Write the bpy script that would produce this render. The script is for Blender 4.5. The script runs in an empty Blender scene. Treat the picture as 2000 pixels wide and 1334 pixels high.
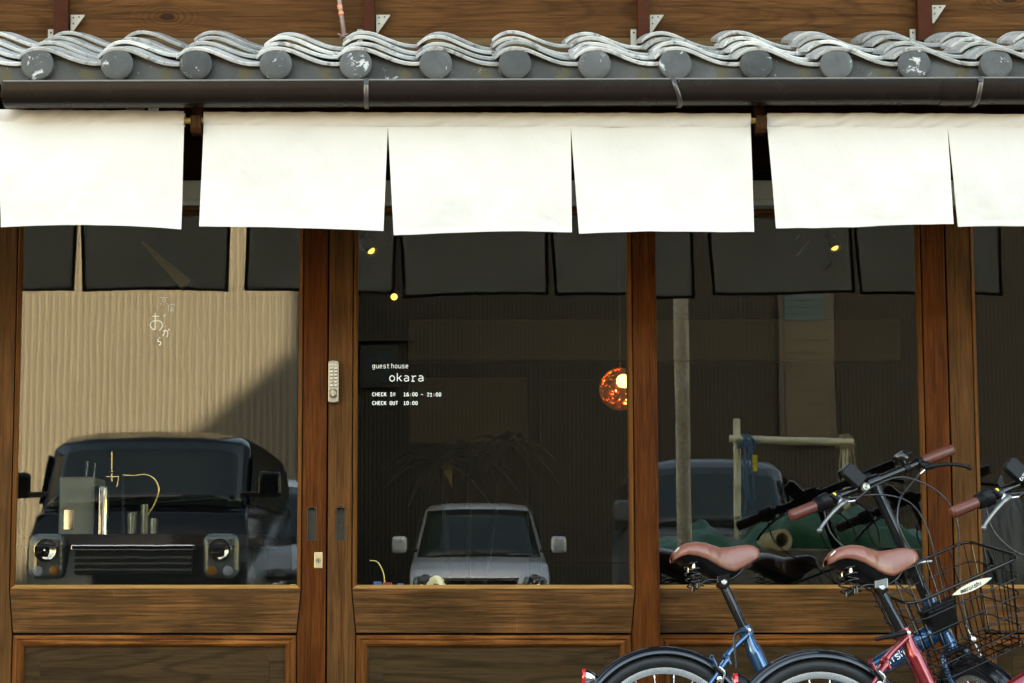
import bpy, bmesh, math, random
from mathutils import Vector, Matrix, noise

random.seed(7)
R = math.radians
sc = bpy.context.scene
C = sc.collection

# ------------------------------------------------------------------ camera
EYE, DIST, PITCH = 0.70, 6.5, R(6.65)
cam_d = bpy.data.cameras.new('camera')
cam = bpy.data.objects.new('camera', cam_d)
C.objects.link(cam)
cam.location = (0, -DIST, EYE)
cam.rotation_euler = (R(90) + PITCH, 0, 0)
cam_d.sensor_width = 36.0
cam_d.lens = 72.0
cam_d.shift_x = 0.065
cam_d.clip_start, cam_d.clip_end = 0.05, 600
sc.camera = cam

# ------------------------------------------------------------------ world, sun, exposure
SUN_EL = R(22)
world = bpy.data.worlds.new('World')
sc.world = world
world.use_nodes = True
wn = world.node_tree
wn.nodes.clear()
sky = wn.nodes.new('ShaderNodeTexSky')
sky.sky_type = 'NISHITA'
sky.sun_disc = False
sky.sun_elevation = SUN_EL
sky.sun_rotation = 0.0            # the sun stands behind the guest house (+Y)
sky.air_density = 1.0
sky.dust_density = 0.8
sky.ozone_density = 1.0
bg = wn.nodes.new('ShaderNodeBackground')
bg.inputs['Strength'].default_value = 0.15
wo = wn.nodes.new('ShaderNodeOutputWorld')
wn.links.new(sky.outputs[0], bg.inputs['Color'])
wn.links.new(bg.outputs[0], wo.inputs['Surface'])

sun_d = bpy.data.lights.new('sun', 'SUN')
sun_d.energy = 4.8
sun_d.angle = R(0.5)
sun_d.color = (1.0, 0.95, 0.87)
sun = bpy.data.objects.new('sun', sun_d)
C.objects.link(sun)
to_sun = Vector((0, math.cos(SUN_EL), math.sin(SUN_EL)))
sun.rotation_euler = to_sun.to_track_quat('Z', 'Y').to_euler()
sun.location = (0, 30, 30)

vs = sc.view_settings
vs.view_transform = 'Standard'
vs.look = 'None'
vs.gamma = 1.0
vs.use_curve_mapping = False
vs.exposure = 3.85
try:
    vs.use_white_balance = True          # camera white balance set for open shade
    vs.white_balance_temperature = 9500
    vs.white_balance_tint = 10
except Exception:
    pass
sc.cycles.use_denoising = True
sc.cycles.max_bounces = 10
sc.cycles.transparent_max_bounces = 24
sc.cycles.sample_clamp_indirect = 6.0
sc.cycles.caustics_reflective = False
sc.cycles.caustics_refractive = False


def U(px, py, Y):
    """point of the place that the survey photograph (2000x1334) shows at px,py on the plane y=Y"""
    a, b = (px - 870) / 4000.0, (667 - py) / 4000.0
    c, s = math.cos(PITCH), math.sin(PITCH)
    t = (Y + DIST) / (c - b * s)
    return Vector((a * t, Y, EYE + (s + b * c) * t))


# ------------------------------------------------------------------ node helpers
def lin(r, g, b):
    f = lambda v: v / 12.92 if v <= 0.04045 else ((v + 0.055) / 1.055) ** 2.4
    return (f(r / 255), f(g / 255), f(b / 255))


class NT:
    def __init__(s, name):
        s.m = bpy.data.materials.new(name)
        s.m.use_nodes = True
        s.t = s.m.node_tree
        s.t.nodes.clear()
        s.out = s.t.nodes.new('ShaderNodeOutputMaterial')

    def n(s, typ, **kw):
        nd = s.t.nodes.new('ShaderNode' + typ)
        for k, v in kw.items():
            if k.startswith('i_'):
                key = k[2:].replace('_', ' ')
                s.put(nd, key, v)
            else:
                setattr(nd, k, v)
        return nd

    def put(s, nd, key, v):
        sock = nd.inputs[int(key)] if key.isdigit() else nd.inputs[key]
        if hasattr(v, 'is_output'):
            s.t.links.new(v, sock)
        else:
            if isinstance(v, (tuple, list)) and len(v) == 3 and sock.type == 'RGBA':
                v = (*v, 1)
            sock.default_value = v

    def math(s, op, a, b=0.0, c=None, clamp=False):
        nd = s.t.nodes.new('ShaderNodeMath')
        nd.operation = op
        nd.use_clamp = clamp
        s.put(nd, '0', a)
        s.put(nd, '1', b)
        if c is not None:
            s.put(nd, '2', c)
        return nd.outputs[0]

    def mix(s, fac, a, b, mode='MIX'):
        nd = s.t.nodes.new('ShaderNodeMix')
        nd.data_type = 'RGBA'
        nd.blend_type = mode
        nd.clamp_factor = True
        s.put(nd, '0', fac)
        for k, v in ((6, a), (7, b)):
            s.put(nd, str(k), v)
        return nd.outputs[2]

    def ramp(s, fac, stops):
        nd = s.t.nodes.new('ShaderNodeValToRGB')
        e = nd.color_ramp.elements
        while len(e) > 1:
            e.remove(e[-1])
        e[0].position = stops[0][0]
        e[0].color = (*stops[0][1], 1)
        for p, c in stops[1:]:
            x = e.new(p)
            x.color = (*c, 1)
        s.put(nd, 'Fac', fac)
        return nd.outputs[0]

    def step(s, v, lo, hi):
        nd = s.t.nodes.new('ShaderNodeMapRange')
        nd.clamp = True
        s.put(nd, 'Value', v)
        nd.inputs['From Min'].default_value = lo
        nd.inputs['From Max'].default_value = hi
        return nd.outputs[0]

    def coords(s, scale=(1, 1, 1), jitter=True, rot=(0, 0, 0)):
        tc = s.n('TexCoord')
        v = tc.outputs['Object']
        if jitter:
            oi = s.n('ObjectInfo')
            sh = s.n('VectorMath', operation='SCALE')
            s.put(sh, '0', (37.0, 19.0, 53.0))
            s.put(sh, 'Scale', oi.outputs['Random'])
            ad = s.n('VectorMath', operation='ADD')
            s.put(ad, '0', v)
            s.put(ad, '1', sh.outputs[0])
            v = ad.outputs[0]
        mp = s.n('Mapping')
        s.put(mp, 'Vector', v)
        mp.inputs['Scale'].default_value = scale
        mp.inputs['Rotation'].default_value = rot
        return mp.outputs[0]

    def noise(s, vec, scale, detail=4, rough=0.55, dist=0.0):
        nd = s.n('TexNoise')
        s.put(nd, 'Vector', vec)
        nd.inputs['Scale'].default_value = scale
        nd.inputs['Detail'].default_value = detail
        nd.inputs['Roughness'].default_value = rough
        nd.inputs['Distortion'].default_value = dist
        return nd.outputs[0]

    def bump(s, h, strength=0.3, dist=0.002):
        nd = s.n('Bump')
        nd.inputs['Strength'].default_value = strength
        nd.inputs['Distance'].default_value = dist
        s.put(nd, 'Height', h)
        return nd.outputs[0]

    def pbsdf(s, color, rough=0.5, metal=0.0, normal=None, spec=0.5, coat=0.0, emit=None, estr=0.0):
        b = s.n('BsdfPrincipled')
        s.put(b, 'Base Color', color)
        s.put(b, 'Roughness', rough)
        s.put(b, 'Metallic', metal)
        s.put(b, 'Specular IOR Level', spec)
        s.put(b, 'Coat Weight', coat)
        b.inputs['Coat Roughness'].default_value = 0.06
        if normal is not None:
            s.put(b, 'Normal', normal)
        if emit is not None:
            s.put(b, 'Emission Color', emit)
            b.inputs['Emission Strength'].default_value = estr
        s.t.links.new(b.outputs[0], s.out.inputs['Surface'])
        return b


def plain(name, col, rough=0.5, metal=0.0, var=0.12, scale=30.0, bump=0.0, coat=0.0, spec=0.5):
    """one-colour surface with a little mottling, gloss variation and grime"""
    k = NT(name)
    v = k.coords()
    a = k.noise(v, scale, 5, 0.6)
    b = k.noise(v, scale * 0.13, 3, 0.5)
    f = k.math('ADD', k.math('MULTIPLY', a, 0.5), k.math('MULTIPLY', b, 0.5))
    lo = tuple(c * (1 - var) for c in col)
    hi = tuple(min(1, c * (1 + var)) for c in col)
    c = k.mix(k.step(f, 0.3, 0.7), lo, hi)
    rr = k.math('ADD', k.math('MULTIPLY', a, 0.14), max(rough - 0.07, 0.01))
    nm = k.bump(a, bump, 0.002) if bump else None
    k.pbsdf(c, rr, metal, nm, spec, coat)
    return k.m


WOODK = (0.68, 0.44, 0.235)


def wood(name, dark, light, axis, wear=0.0, gloss=0.45, seed_scale=1.0, rings=0.0, wearcol=(0.30, 0.155, 0.07), knots=False):
    dark, light, wearcol = (tuple(c * k_ for c, k_ in zip(q_, WOODK)) for q_ in (dark, light, wearcol))
    k = NT(name)
    al, ac = 4.6 * seed_scale, 100.0 * seed_scale
    sc_ = {'X': (al, ac, ac), 'Y': (ac, al, ac), 'Z': (ac, ac, al)}[axis]
    v = k.coords(sc_)
    fine = k.noise(v, 2.2, 6, 0.65, 0.15)
    broad = k.noise(v, 0.35, 3, 0.5, 0.3)
    v2 = k.coords((2.2, 2.2, 2.2))
    patch = k.noise(v2, 1.7, 4, 0.55)
    blot = k.noise(k.coords({'X': (6, 85, 85), 'Y': (85, 6, 85), 'Z': (85, 85, 6)}[axis]), 1.0, 6, 0.7, 0.4)
    f = k.math('ADD', k.math('MULTIPLY', fine, 0.55), k.math('MULTIPLY', broad, 0.45))
    col = k.mix(k.step(f, 0.37, 0.65), dark, light)
    pore = k.noise(k.coords({'X': (5, 190, 190), 'Y': (190, 5, 190), 'Z': (190, 190, 5)}[axis]), 1.0, 3, 0.6)
    col = k.mix(k.math('MULTIPLY', k.step(pore, 0.55, 0.68), 0.6), col, tuple(c * 0.4 for c in dark))
    col = k.mix(k.math('MULTIPLY', k.step(pore, 0.42, 0.30), 0.35), col, tuple(min(1, c * 1.5) for c in light))
    # stained patches
    col = k.mix(k.math('MULTIPLY', k.step(blot, 0.5, 0.72), 0.5), col, tuple(c * 0.55 for c in dark))
    if rings:
        sv = {'X': (0.9, 6, 6), 'Y': (6, 0.9, 6), 'Z': (6, 6, 0.9)}[axis]
        rv = k.coords(sv)
        rn = k.noise(rv, 0.9, 2, 0.4, 0.2)
        rs = k.math('SINE', k.math('MULTIPLY', rn, 95.0))
        rl = k.math('MULTIPLY', k.step(rs, 0.35, 0.98), rings)
        col = k.mix(rl, col, tuple(c * 0.45 for c in dark))
    if wear:
        sep = k.n('SeparateXYZ')
        tc = k.n('TexCoord')
        wv = k.noise(k.coords({'X': (4, 150, 150), 'Y': (150, 4, 150), 'Z': (150, 150, 4)}[axis]), 1.1, 6, 0.65)
        wf = k.math('MULTIPLY', k.step(k.math('ADD', k.math('MULTIPLY', wv, 0.6), k.math('MULTIPLY', patch, 0.4)), 0.47, 0.66), wear)
        col = k.mix(wf, col, wearcol)
    if knots:
        vo = k.n('TexVoronoi')
        k.put(vo, 'Vector', k.coords((2.0, 0.2, 4.2)))
        vo.inputs['Scale'].default_value = 1.0
        kd = k.math('ADD', vo.outputs['Distance'], k.math('MULTIPLY', k.noise(k.coords((30, 30, 30)), 1.0, 3, 0.5), 0.03))
        rg = k.math('MULTIPLY', k.step(k.math('SINE', k.math('MULTIPLY', kd, 150.0)), 0.0, 0.9), k.step(kd, 0.30, 0.10))
        col = k.mix(k.math('MULTIPLY', rg, 0.5), col, tuple(c * 0.5 for c in dark))
        col = k.mix(k.math('MULTIPLY', k.step(kd, 0.085, 0.05), 0.85), col, tuple(c * 0.45 for c in dark))
    # thin pale scratches
    sv = k.coords((9, 9, 9), rot=(0.3, 0.9, 0.2))
    scr = k.noise(k.coords((60, 60, 1.3), rot=(0.1, 1.1, 0.3)), 1.2, 2, 0.5, 0.4)
    scm = k.math('MULTIPLY', k.step(scr, 0.735, 0.78), k.math('MULTIPLY', k.step(patch, 0.5, 0.62), 0.5))
    col = k.mix(scm, col, (0.24, 0.11, 0.045))
    h = k.math('ADD', k.math('MULTIPLY', fine, 0.7), k.math('MULTIPLY', blot, 0.3))
    rr = k.math('ADD', gloss - 0.1, k.math('MULTIPLY', fine, 0.3))
    k.pbsdf(col, rr, 0, k.bump(h, 0.35, 0.0016), 0.05)
    return k.m


def tile_mat(name, col, moss=0.0, rough=0.22, spec=0.5, splash=0.665):
    k = NT(name)
    oi = k.n('ObjectInfo')
    v = k.coords()
    a = k.noise(v, 55, 6, 0.65)
    b = k.noise(v, 11, 4, 0.6, 0.4)
    c = k.mix(k.step(b, 0.32, 0.68), tuple(x * 0.72 for x in col), tuple(min(1, x * 1.25) for x in col))
    br = k.math('ADD', 0.60, k.math('MULTIPLY', oi.outputs['Random'], 0.75))
    c = k.mix(1.0, c, k.n('CombineColor', i_0=br, i_1=br, i_2=br).outputs[0], 'MULTIPLY')
    st = k.noise(v, 24, 5, 0.7, 0.8)
    c = k.mix(k.math('MULTIPLY', k.step(st, 0.54, 0.66), 0.8), c, (0.045, 0.042, 0.033))
    wh = k.noise(v, 17, 6, 0.75, 1.1)
    c = k.mix(k.math('MULTIPLY', k.step(wh, splash, splash + 0.02), 0.9), c, (0.42, 0.41, 0.38))
    if moss:
        m = k.noise(v, 60, 6, 0.8)
        tc = k.n('TexCoord')
        sp = k.n('SeparateXYZ')
        k.put(sp, '0', tc.outputs['Generated'])
        dx = k.math('ABSOLUTE', k.math('SUBTRACT', sp.outputs[0], 0.62))
        dz = k.math('ABSOLUTE', k.math('SUBTRACT', sp.outputs[2], 0.28))
        dx, dz = k.math('MULTIPLY', dx, 5.5), k.math('MULTIPLY', dz, 2.4)
        near = k.math('SUBTRACT', 1.0, k.math('SQRT', k.math('ADD', k.math('MULTIPLY', dx, dx), k.math('MULTIPLY', dz, dz))), clamp=True)
        mf = k.step(k.math('ADD', k.math('MULTIPLY', near, 0.34), k.math('MULTIPLY', m, 0.9)), 0.60, 0.68)
        c = k.mix(k.math('MULTIPLY', mf, moss), c, (0.060, 0.046, 0.016))
    rr = k.math('ADD', rough, k.math('MULTIPLY', a, 0.30))
    k.pbsdf(c, rr, 0.0, k.bump(k.math('ADD', k.math('MULTIPLY', a, 0.6), b), 0.3, 0.002), spec)
    return k.m


def glass_mat(name, wavy=0.0):
    """window glass: clear sheet whose two faces mirror like glass does (Schlick curve)"""
    k = NT(name)
    lw = k.n('LayerWeight')
    lw.inputs['Blend'].default_value = 0.5
    fc = lw.outputs['Facing']
    fr = k.math('ADD', 0.052, k.math('MULTIPLY', k.math('POWER', fc, 5.0), 0.9), clamp=True)
    gl = k.n('BsdfGlossy')
    gl.inputs['Roughness'].default_value = 0.0
    gl.inputs['Color'].default_value = (0.98, 1.0, 0.98, 1)
    if wavy:
        v = k.coords((1.0, 1.0, 0.45))
        w = k.noise(v, 3.1, 2, 0.5)
        w2 = k.noise(k.coords((2.2, 1.0, 0.8)), 6.0, 1, 0.5)
        h = k.math('ADD', w, k.math('MULTIPLY', w2, 0.22))
        k.put(gl, 'Normal', k.bump(h, wavy, 0.02))
    tr = k.n('BsdfTransparent')
    tr.inputs['Color'].default_value = (0.93, 0.95, 0.93, 1)
    # dust and fingermarks
    d = k.noise(k.coords((1, 1, 1)), 160, 3, 0.7)
    d2 = k.noise(k.coords((3, 3, 1)), 2.0, 4, 0.6)
    df = k.n('BsdfDiffuse')
    df.inputs['Color'].default_value = (0.5, 0.5, 0.47, 1)
    mx = k.n('MixShader')
    k.put(mx, '0', fr)
    k.put(mx, '1', tr.outputs[0])
    k.put(mx, '2', gl.outputs[0])
    mx2 = k.n('MixShader')
    k.put(mx2, '0', k.math('ADD', 0.0006, k.math('MULTIPLY', k.step(d, 0.74, 0.82), k.math('MULTIPLY', d2, 0.12))))
    k.put(mx2, '1', mx.outputs[0])
    k.put(mx2, '2', df.outputs[0])
    k.t.links.new(mx2.outputs[0], k.out.inputs['Surface'])
    return k.m


def cloth_mat(name, col, transl):
    k = NT(name)
    v = k.coords()
    wv = k.noise(k.coords((900, 900, 260)), 1.0, 2, 0.5)
    wh = k.noise(k.coords((260, 900, 900)), 1.0, 2, 0.5)
    st = k.noise(v, 3.0, 4, 0.6)
    c = k.mix(k.step(st, 0.3, 0.75), tuple(x * 0.95 for x in col), col)
    bm = k.bump(k.math('ADD', wv, wh), 0.12, 0.0006)
    wr = k.noise(k.coords((7, 7, 5), rot=(0, 0.5, 0)), 1.6, 3, 0.5, 0.6)
    nb = k.n('Bump')
    nb.inputs['Strength'].default_value = 0.7
    nb.inputs['Distance'].default_value = 0.01
    k.put(nb, 'Height', wr)
    k.put(nb, 'Normal', bm)
    d = k.n('BsdfDiffuse')
    k.put(d, 'Color', c)
    k.put(d, 'Normal', nb.outputs[0])
    t = k.n('BsdfTranslucent')
    k.put(t, 'Color', tuple(x * y for x, y in zip(col, (0.95, 0.9, 0.78))))
    mx = k.n('MixShader')
    mx.inputs[0].default_value = transl
    k.put(mx, '1', d.outputs[0])
    k.put(mx, '2', t.outputs[0])
    k.t.links.new(mx.outputs[0], k.out.inputs['Surface'])
    return k.m


def emit_mat(name, col, strength):
    k = NT(name)
    e = k.n('Emission')
    k.put(e, 'Color', col)
    e.inputs['Strength'].default_value = strength
    k.t.links.new(e.outputs[0], k.out.inputs['Surface'])
    return k.m


M = {}
WD, WL = (0.046, 0.0165, 0.0050), (0.150, 0.055, 0.0165)
M['stile'] = wood('stained_wood_vertical', WD, WL, 'Z', 0.30)
M['stile2'] = wood('worn_wood_vertical', (0.056, 0.034, 0.019), (0.150, 0.096, 0.056), 'Z', 0.4)
M['rail'] = wood('worn_lit_wood_horizontal', (0.047, 0.031, 0.019), (0.112, 0.076, 0.046), 'X', 0.6, wearcol=(0.37, 0.215, 0.12))  # wear tone brightened to carry warm light streaks along the rails too
M['bead_v'] = wood('bead_wood_vertical', (0.10, 0.05, 0.02), (0.22, 0.12, 0.05), 'Z', 0.4)
M['bead_h'] = wood('bead_wood_worn_lit', (0.33, 0.235, 0.125), (0.52, 0.39, 0.235), 'X', 0.2, wearcol=(0.6, 0.48, 0.3))  # bottom bead: wear plus light from above, both put into a paler tone
M['mould_h'] = wood('moulding_wood_highlit', (0.07, 0.032, 0.013), (0.20, 0.092, 0.037), 'X', 0.8, wearcol=(0.52, 0.28, 0.13))  # bright wear tone also stands for the warm highlight on the moulding
M['mould_v'] = wood('moulding_wood_vertical', (0.07, 0.032, 0.013), (0.20, 0.092, 0.037), 'Z', 0.6, wearcol=(0.38, 0.19, 0.09))
M['panel'] = wood('plain_sawn_panel', (0.046, 0.038, 0.028), (0.078, 0.066, 0.050), 'X', 0.0, rings=0.5)
M['upper'] = wood('weathered_board', (0.050, 0.028, 0.015), (0.135, 0.082, 0.048), 'X', 0.35, 0.65, 0.55, rings=0.35, wearcol=(0.19, 0.11, 0.065), knots=True)
M['batten'] = plain('red_brown_paint', (0.040, 0.010, 0.004), 0.5, 0, 0.3, spec=0.04)
M['darkwood'] = wood('soot_dark_wood', (0.012, 0.007, 0.005), (0.035, 0.018, 0.011), 'X', 0.0, 0.55)
M['hookwood'] = wood('hook_wood', (0.03, 0.017, 0.009), (0.075, 0.042, 0.022), 'Z', 0.1, 0.55)
M['pale_strip'] = wood('pale_bleached_strip', (0.09, 0.075, 0.055), (0.17, 0.15, 0.12), 'X', 0.0, 0.6)
M['tile'] = tile_mat('smoked_tile_skylit', (0.37, 0.352, 0.318), 0.0, 0.15, 0.5)  # tile tops lightened for the sky light that falls on them
M['disc'] = tile_mat('smoked_disc_shaded', (0.050, 0.049, 0.045), 0.0, 0.4, 0.25, 0.615)  # same clay as the tiles, darkened because upright faces catch less light
M['apron'] = tile_mat('smoked_apron_shaded', (0.045, 0.043, 0.038), 1.0, 0.4, 0.25, 0.635)  # same clay, darkened for its upright face; moss on top of that
M['gutter'] = plain('brown_gutter_plastic', (0.012, 0.0070, 0.0045), 0.26, 0, 0.12, 14, spec=0.17)
M['lip'] = plain('lip_highlight', (0.11, 0.095, 0.08), 0.22, 0, 0.1)  # highlight along the lip put in as a paler brown
M['strap'] = plain('gutter_strap_steel', (0.075, 0.066, 0.057), 0.32, 0.6, 0.25)
M['galv'] = plain('galvanised_plate', (0.22, 0.19, 0.145), 0.5, 0.55, 0.3, 40)
M['noren'] = cloth_mat('cream_linen', (0.715, 0.65, 0.575), 0.22)
M['hem'] = cloth_mat('double_linen_hem', (0.66, 0.63, 0.54), 0.0)
M['bamboo'] = plain('yellow_bamboo', (0.55, 0.36, 0.10), 0.35, 0, 0.2)
M['glass'] = glass_mat('window_glass', 0.0)
M['glass_wavy'] = glass_mat('old_window_glass', 0.006)
M['white'] = plain('white_lettering', (0.85, 0.84, 0.80), 0.6, 0, 0.02)
M['steel'] = plain('satin_steel', (0.30, 0.26, 0.20), 0.34, 0.85, 0.1)
M['button'] = plain('pale_button', (0.50, 0.47, 0.40), 0.3, 0.35, 0.05)
M['brassy'] = plain('old_brass_plate', (0.55, 0.42, 0.24), 0.36, 0.85, 0.15)
M['pullmetal'] = plain('shaded_dusty_pull', (0.050, 0.038, 0.024), 0.6, 0.0, 0.5, 40, 0.1, spec=0.15)  # base darkened so the recess reads as shaded; mottling for dust
M['hole'] = plain('dark_hole', (0.006, 0.005, 0.004), 0.7)
M['alu'] = plain('anodised_aluminium', (0.42, 0.40, 0.34), 0.42, 0.4, 0.08)
M['concrete'] = plain('concrete', (0.22, 0.21, 0.19), 0.85, 0, 0.25, 20, 0.4)
M['asphalt'] = plain('asphalt', (0.055, 0.054, 0.052), 0.85, 0, 0.35, 60, 0.6)
M['copper'] = plain('copper_pipe', (0.19, 0.115, 0.085), 0.5, 0.4, 0.4)
M['tape'] = plain('orange_tape', (0.55, 0.16, 0.07), 0.6)


# ------------------------------------------------------------------ mesh helpers
OFF = {}


class MB:
    def __init__(s):
        s.v, s.f = [], []

    def add(s, vs_, fs):
        b = len(s.v)
        s.v += [Vector(p) for p in vs_]
        s.f += [tuple(i + b for i in q) for q in fs]
        return s

    def box(s, x0, x1, y0, y1, z0, z1):
        p = [(x0, y0, z0), (x1, y0, z0), (x1, y1, z0), (x0, y1, z0), (x0, y0, z1), (x1, y0, z1), (x1, y1, z1), (x0, y1, z1)]
        return s.add(p, [(0, 3, 2, 1), (4, 5, 6, 7), (0, 1, 5, 4), (1, 2, 6, 5), (2, 3, 7, 6), (3, 0, 4, 7)])

    def prism(s, poly, y0, y1, plane='XZ'):
        """poly of 2D points, extruded along the third axis"""
        n = len(poly)
        if plane == 'XZ':
            f = lambda p, y: (p[0], y, p[1])
        elif plane == 'YZ':
            f = lambda p, y: (y, p[0], p[1])
        else:
            f = lambda p, y: (p[0], p[1], y)
        vs_ = [f(p, y0) for p in poly] + [f(p, y1) for p in poly]
        fs = [tuple(range(n)), tuple(range(2 * n - 1, n - 1, -1))]
        fs += [(i, i + n, (i + 1) % n + n, (i + 1) % n) for i in range(n)]
        return s.add(vs_, fs)

    def tube(s, pts, r, n=8, closed=False, cap=True, flat=None):
        pts = [Vector(p) for p in pts]
        m = len(pts)
        rr = r if isinstance(r, (list, tuple)) else [r] * m
        rings = []
        up = None
        for i, p in enumerate(pts):
            if closed:
                t = pts[(i + 1) % m] - pts[i - 1]
            else:
                t = pts[min(i + 1, m - 1)] - pts[max(i - 1, 0)]
            if t.length < 1e-9:
                t = Vector((0, 0, 1))
            t.normalize()
            if up is None:
                up = Vector((0, 0, 1)) if abs(t.z) < 0.9 else Vector((1, 0, 0))
            a = t.cross(up)
            if a.length < 1e-6:
                a = t.cross(Vector((0, 1, 0)))
            a.normalize()
            b = a.cross(t).normalized()
            up = b
            ring = []
            for k in range(n):
                w = 2 * math.pi * k / n
                d = a * math.cos(w) * rr[i] + b * math.sin(w) * rr[i]
                if flat is not None:
                    d = Vector((d.x, d.y * flat, d.z))
                ring.append(p + d)
            rings.append(ring)
        vs_ = [q for g in rings for q in g]
        fs = []
        for i in range(m if closed else m - 1):
            j = (i + 1) % m
            for k in range(n):
                l = (k + 1) % n
                fs.append((i * n + k, i * n + l, j * n + l, j * n + k))
        if cap and not closed:
            fs.append(tuple(range(n - 1, -1, -1)))
            fs.append(tuple(range((m - 1) * n, m * n)))
        return s.add(vs_, fs)

    def lathe(s, prof, n=24, origin=(0, 0, 0), axis=(0, 0, 1), ref=(1, 0, 0), closed=False):
        """prof: (radius, height) pairs turned about axis"""
        ax = Vector(axis).normalized()
        a = Vector(ref) - ax * Vector(ref).dot(ax)
        a.normalize()
        b = ax.cross(a)
        o = Vector(origin)
        vs_ = []
        for r, h in prof:
            for k in range(n):
                w = 2 * math.pi * k / n
                vs_.append(o + ax * h + (a * math.cos(w) + b * math.sin(w)) * r)
        m = len(prof)
        fs = []
        for i in range(m if closed else m - 1):
            j = (i + 1) % m
            for k in range(n):
                l = (k + 1) % n
                fs.append((i * n + k, i * n + l, j * n + l, j * n + k))
        if not closed:
            if prof[0][0] > 1e-6:
                fs.append(tuple(range(n - 1, -1, -1)))
            if prof[-1][0] > 1e-6:
                fs.append(tuple(range((m - 1) * n, m * n)))
        return s.add(vs_, fs)

    def ball(s, c, r, n=12, sq=(1, 1, 1)):
        b = len(s.v)
        prof = [(r * math.sin(math.pi * i / 8) if 0 < i < 8 else 1e-5, -r * math.cos(math.pi * i / 8)) for i in range(9)]
        s.lathe(prof, n)
        for i in range(b, len(s.v)):
            p = s.v[i]
            s.v[i] = Vector((p.x * sq[0], p.y * sq[1], p.z * sq[2])) + Vector(c)
        return s

    def grid(s, fn, nu, nv, closed_u=False):
        vs_ = [fn(i / (nu if closed_u else nu - 1), j / (nv - 1)) for j in range(nv) for i in range(nu)]
        fs = []
        for j in range(nv - 1):
            for i in range(nu if closed_u else nu - 1):
                l = (i + 1) % nu
                fs.append((j * nu + i, j * nu + l, (j + 1) * nu + l, (j + 1) * nu + i))
        return s.add(vs_, fs)

    def xform(s, mat):
        s.v = [mat @ p for p in s.v]
        return s

    def build(s, name, mat, parent=None, smooth=None, bevel=0.0, seg=2, solid=0.0, subsurf=0, recalc=True):
        o_ = OFF.get(parent.name, Vector((0, 0, 0))) if parent else Vector((0, 0, 0))
        me = bpy.data.meshes.new(name)
        me.from_pydata([p - o_ for p in s.v], [], s.f)
        if recalc:
            bm = bmesh.new()
            bm.from_mesh(me)
            bmesh.ops.recalc_face_normals(bm, faces=bm.faces)
            bm.to_mesh(me)
            bm.free()
        me.materials.append(M[mat] if isinstance(mat, str) else mat)
        ob = bpy.data.objects.new(name, me)
        C.objects.link(ob)
        if parent:
            ob.parent = parent
            OFF[ob.name] = o_
        if smooth is not None:
            for p in me.polygons:
                p.use_smooth = True
            try:
                me.set_sharp_from_angle(angle=R(smooth))
            except Exception:
                pass
        if solid:
            md = ob.modifiers.new('solid', 'SOLIDIFY')
            md.thickness = solid
            md.offset = -1
        if bevel:
            md = ob.modifiers.new('bevel', 'BEVEL')
            md.width = bevel
            md.segments = seg
            md.limit_method = 'ANGLE'
            md.angle_limit = R(35)
            md.harden_normals = False
        if subsurf:
            md = ob.modifiers.new('sub', 'SUBSURF')
            md.levels = md.render_levels = subsurf
        return ob


def thing(name, label, cat, loc=(0, 0, 0), group=None):
    o = bpy.data.objects.new(name, None)
    C.objects.link(o)
    o.location = loc
    o.empty_display_size = 0.1
    o['label'] = label
    o['category'] = cat
    if group:
        o['group'] = group
    OFF[o.name] = Vector(loc)
    return o


def tag(o, label, cat, group=None):
    o['label'] = label
    o['category'] = cat
    if group:
        o['group'] = group
    return o


def struct(o):
    o['kind'] = 'structure'
    return o


def cut(ob, cutter_mb):
    """cuts a recess and bakes it into the mesh"""
    cme = bpy.data.meshes.new('tmp')
    o_ = OFF.get(ob.name, Vector((0, 0, 0)))
    cme.from_pydata([p - o_ for p in cutter_mb.v], [], cutter_mb.f)
    bm = bmesh.new()
    bm.from_mesh(cme)
    bmesh.ops.recalc_face_normals(bm, faces=bm.faces)
    bm.to_mesh(cme)
    bm.free()
    co = bpy.data.objects.new('tmp', cme)
    C.objects.link(co)
    co.location = o_
    md = ob.modifiers.new('cut', 'BOOLEAN')
    md.object = co
    md.operation = 'DIFFERENCE'
    md.solver = 'EXACT'
    bpy.context.view_layer.update()
    dg = bpy.context.evaluated_depsgraph_get()
    me = bpy.data.meshes.new_from_object(ob.evaluated_get(dg))
    ob.modifiers.clear()
    ob.data = me
    bpy.data.objects.remove(co)
    return ob


def spline(pts, n=10):
    """Catmull-Rom through pts"""
    pts = [Vector(p) for p in pts]
    P = [pts[0] * 2 - pts[1]] + pts + [pts[-1] * 2 - pts[-2]]
    out = []
    for i in range(1, len(P) - 2):
        for k in range(n):
            t = k / n
            a, b, c, d = P[i - 1], P[i], P[i + 1], P[i + 2]
            out.append(0.5 * ((2 * b) + (c - a) * t + (2 * a - 5 * b + 4 * c - d) * t * t + (3 * b - a - 3 * c + d) * t ** 3))
    out.append(pts[-1])
    return out


def nz(x, y, z=0.0):
    return noise.noise(Vector((x, y, z)))

# ------------------------------------------------------------------ ground
g = struct(MB().add([(-150, -150, 0), (150, -150, 0), (150, 150, 0), (-150, 150, 0)], [(0, 1, 2, 3)]).build('street', 'asphalt'))
struct(MB().box(-9, 11, -0.95, 0.30, 0.002, 0.03).build('pavement', 'concrete', bevel=0.004))

M['lot'] = plain('pale_bounce_concrete', (0.34, 0.32, 0.29), 0.85, 0, 0.15, 6, 0.3)
struct(MB().box(-16, 12, -19.6, -5.6, -0.05, 0.012).build('parking_lot', 'lot'))  # pale concrete added here so its bounce brightens facade and curtains
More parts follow.
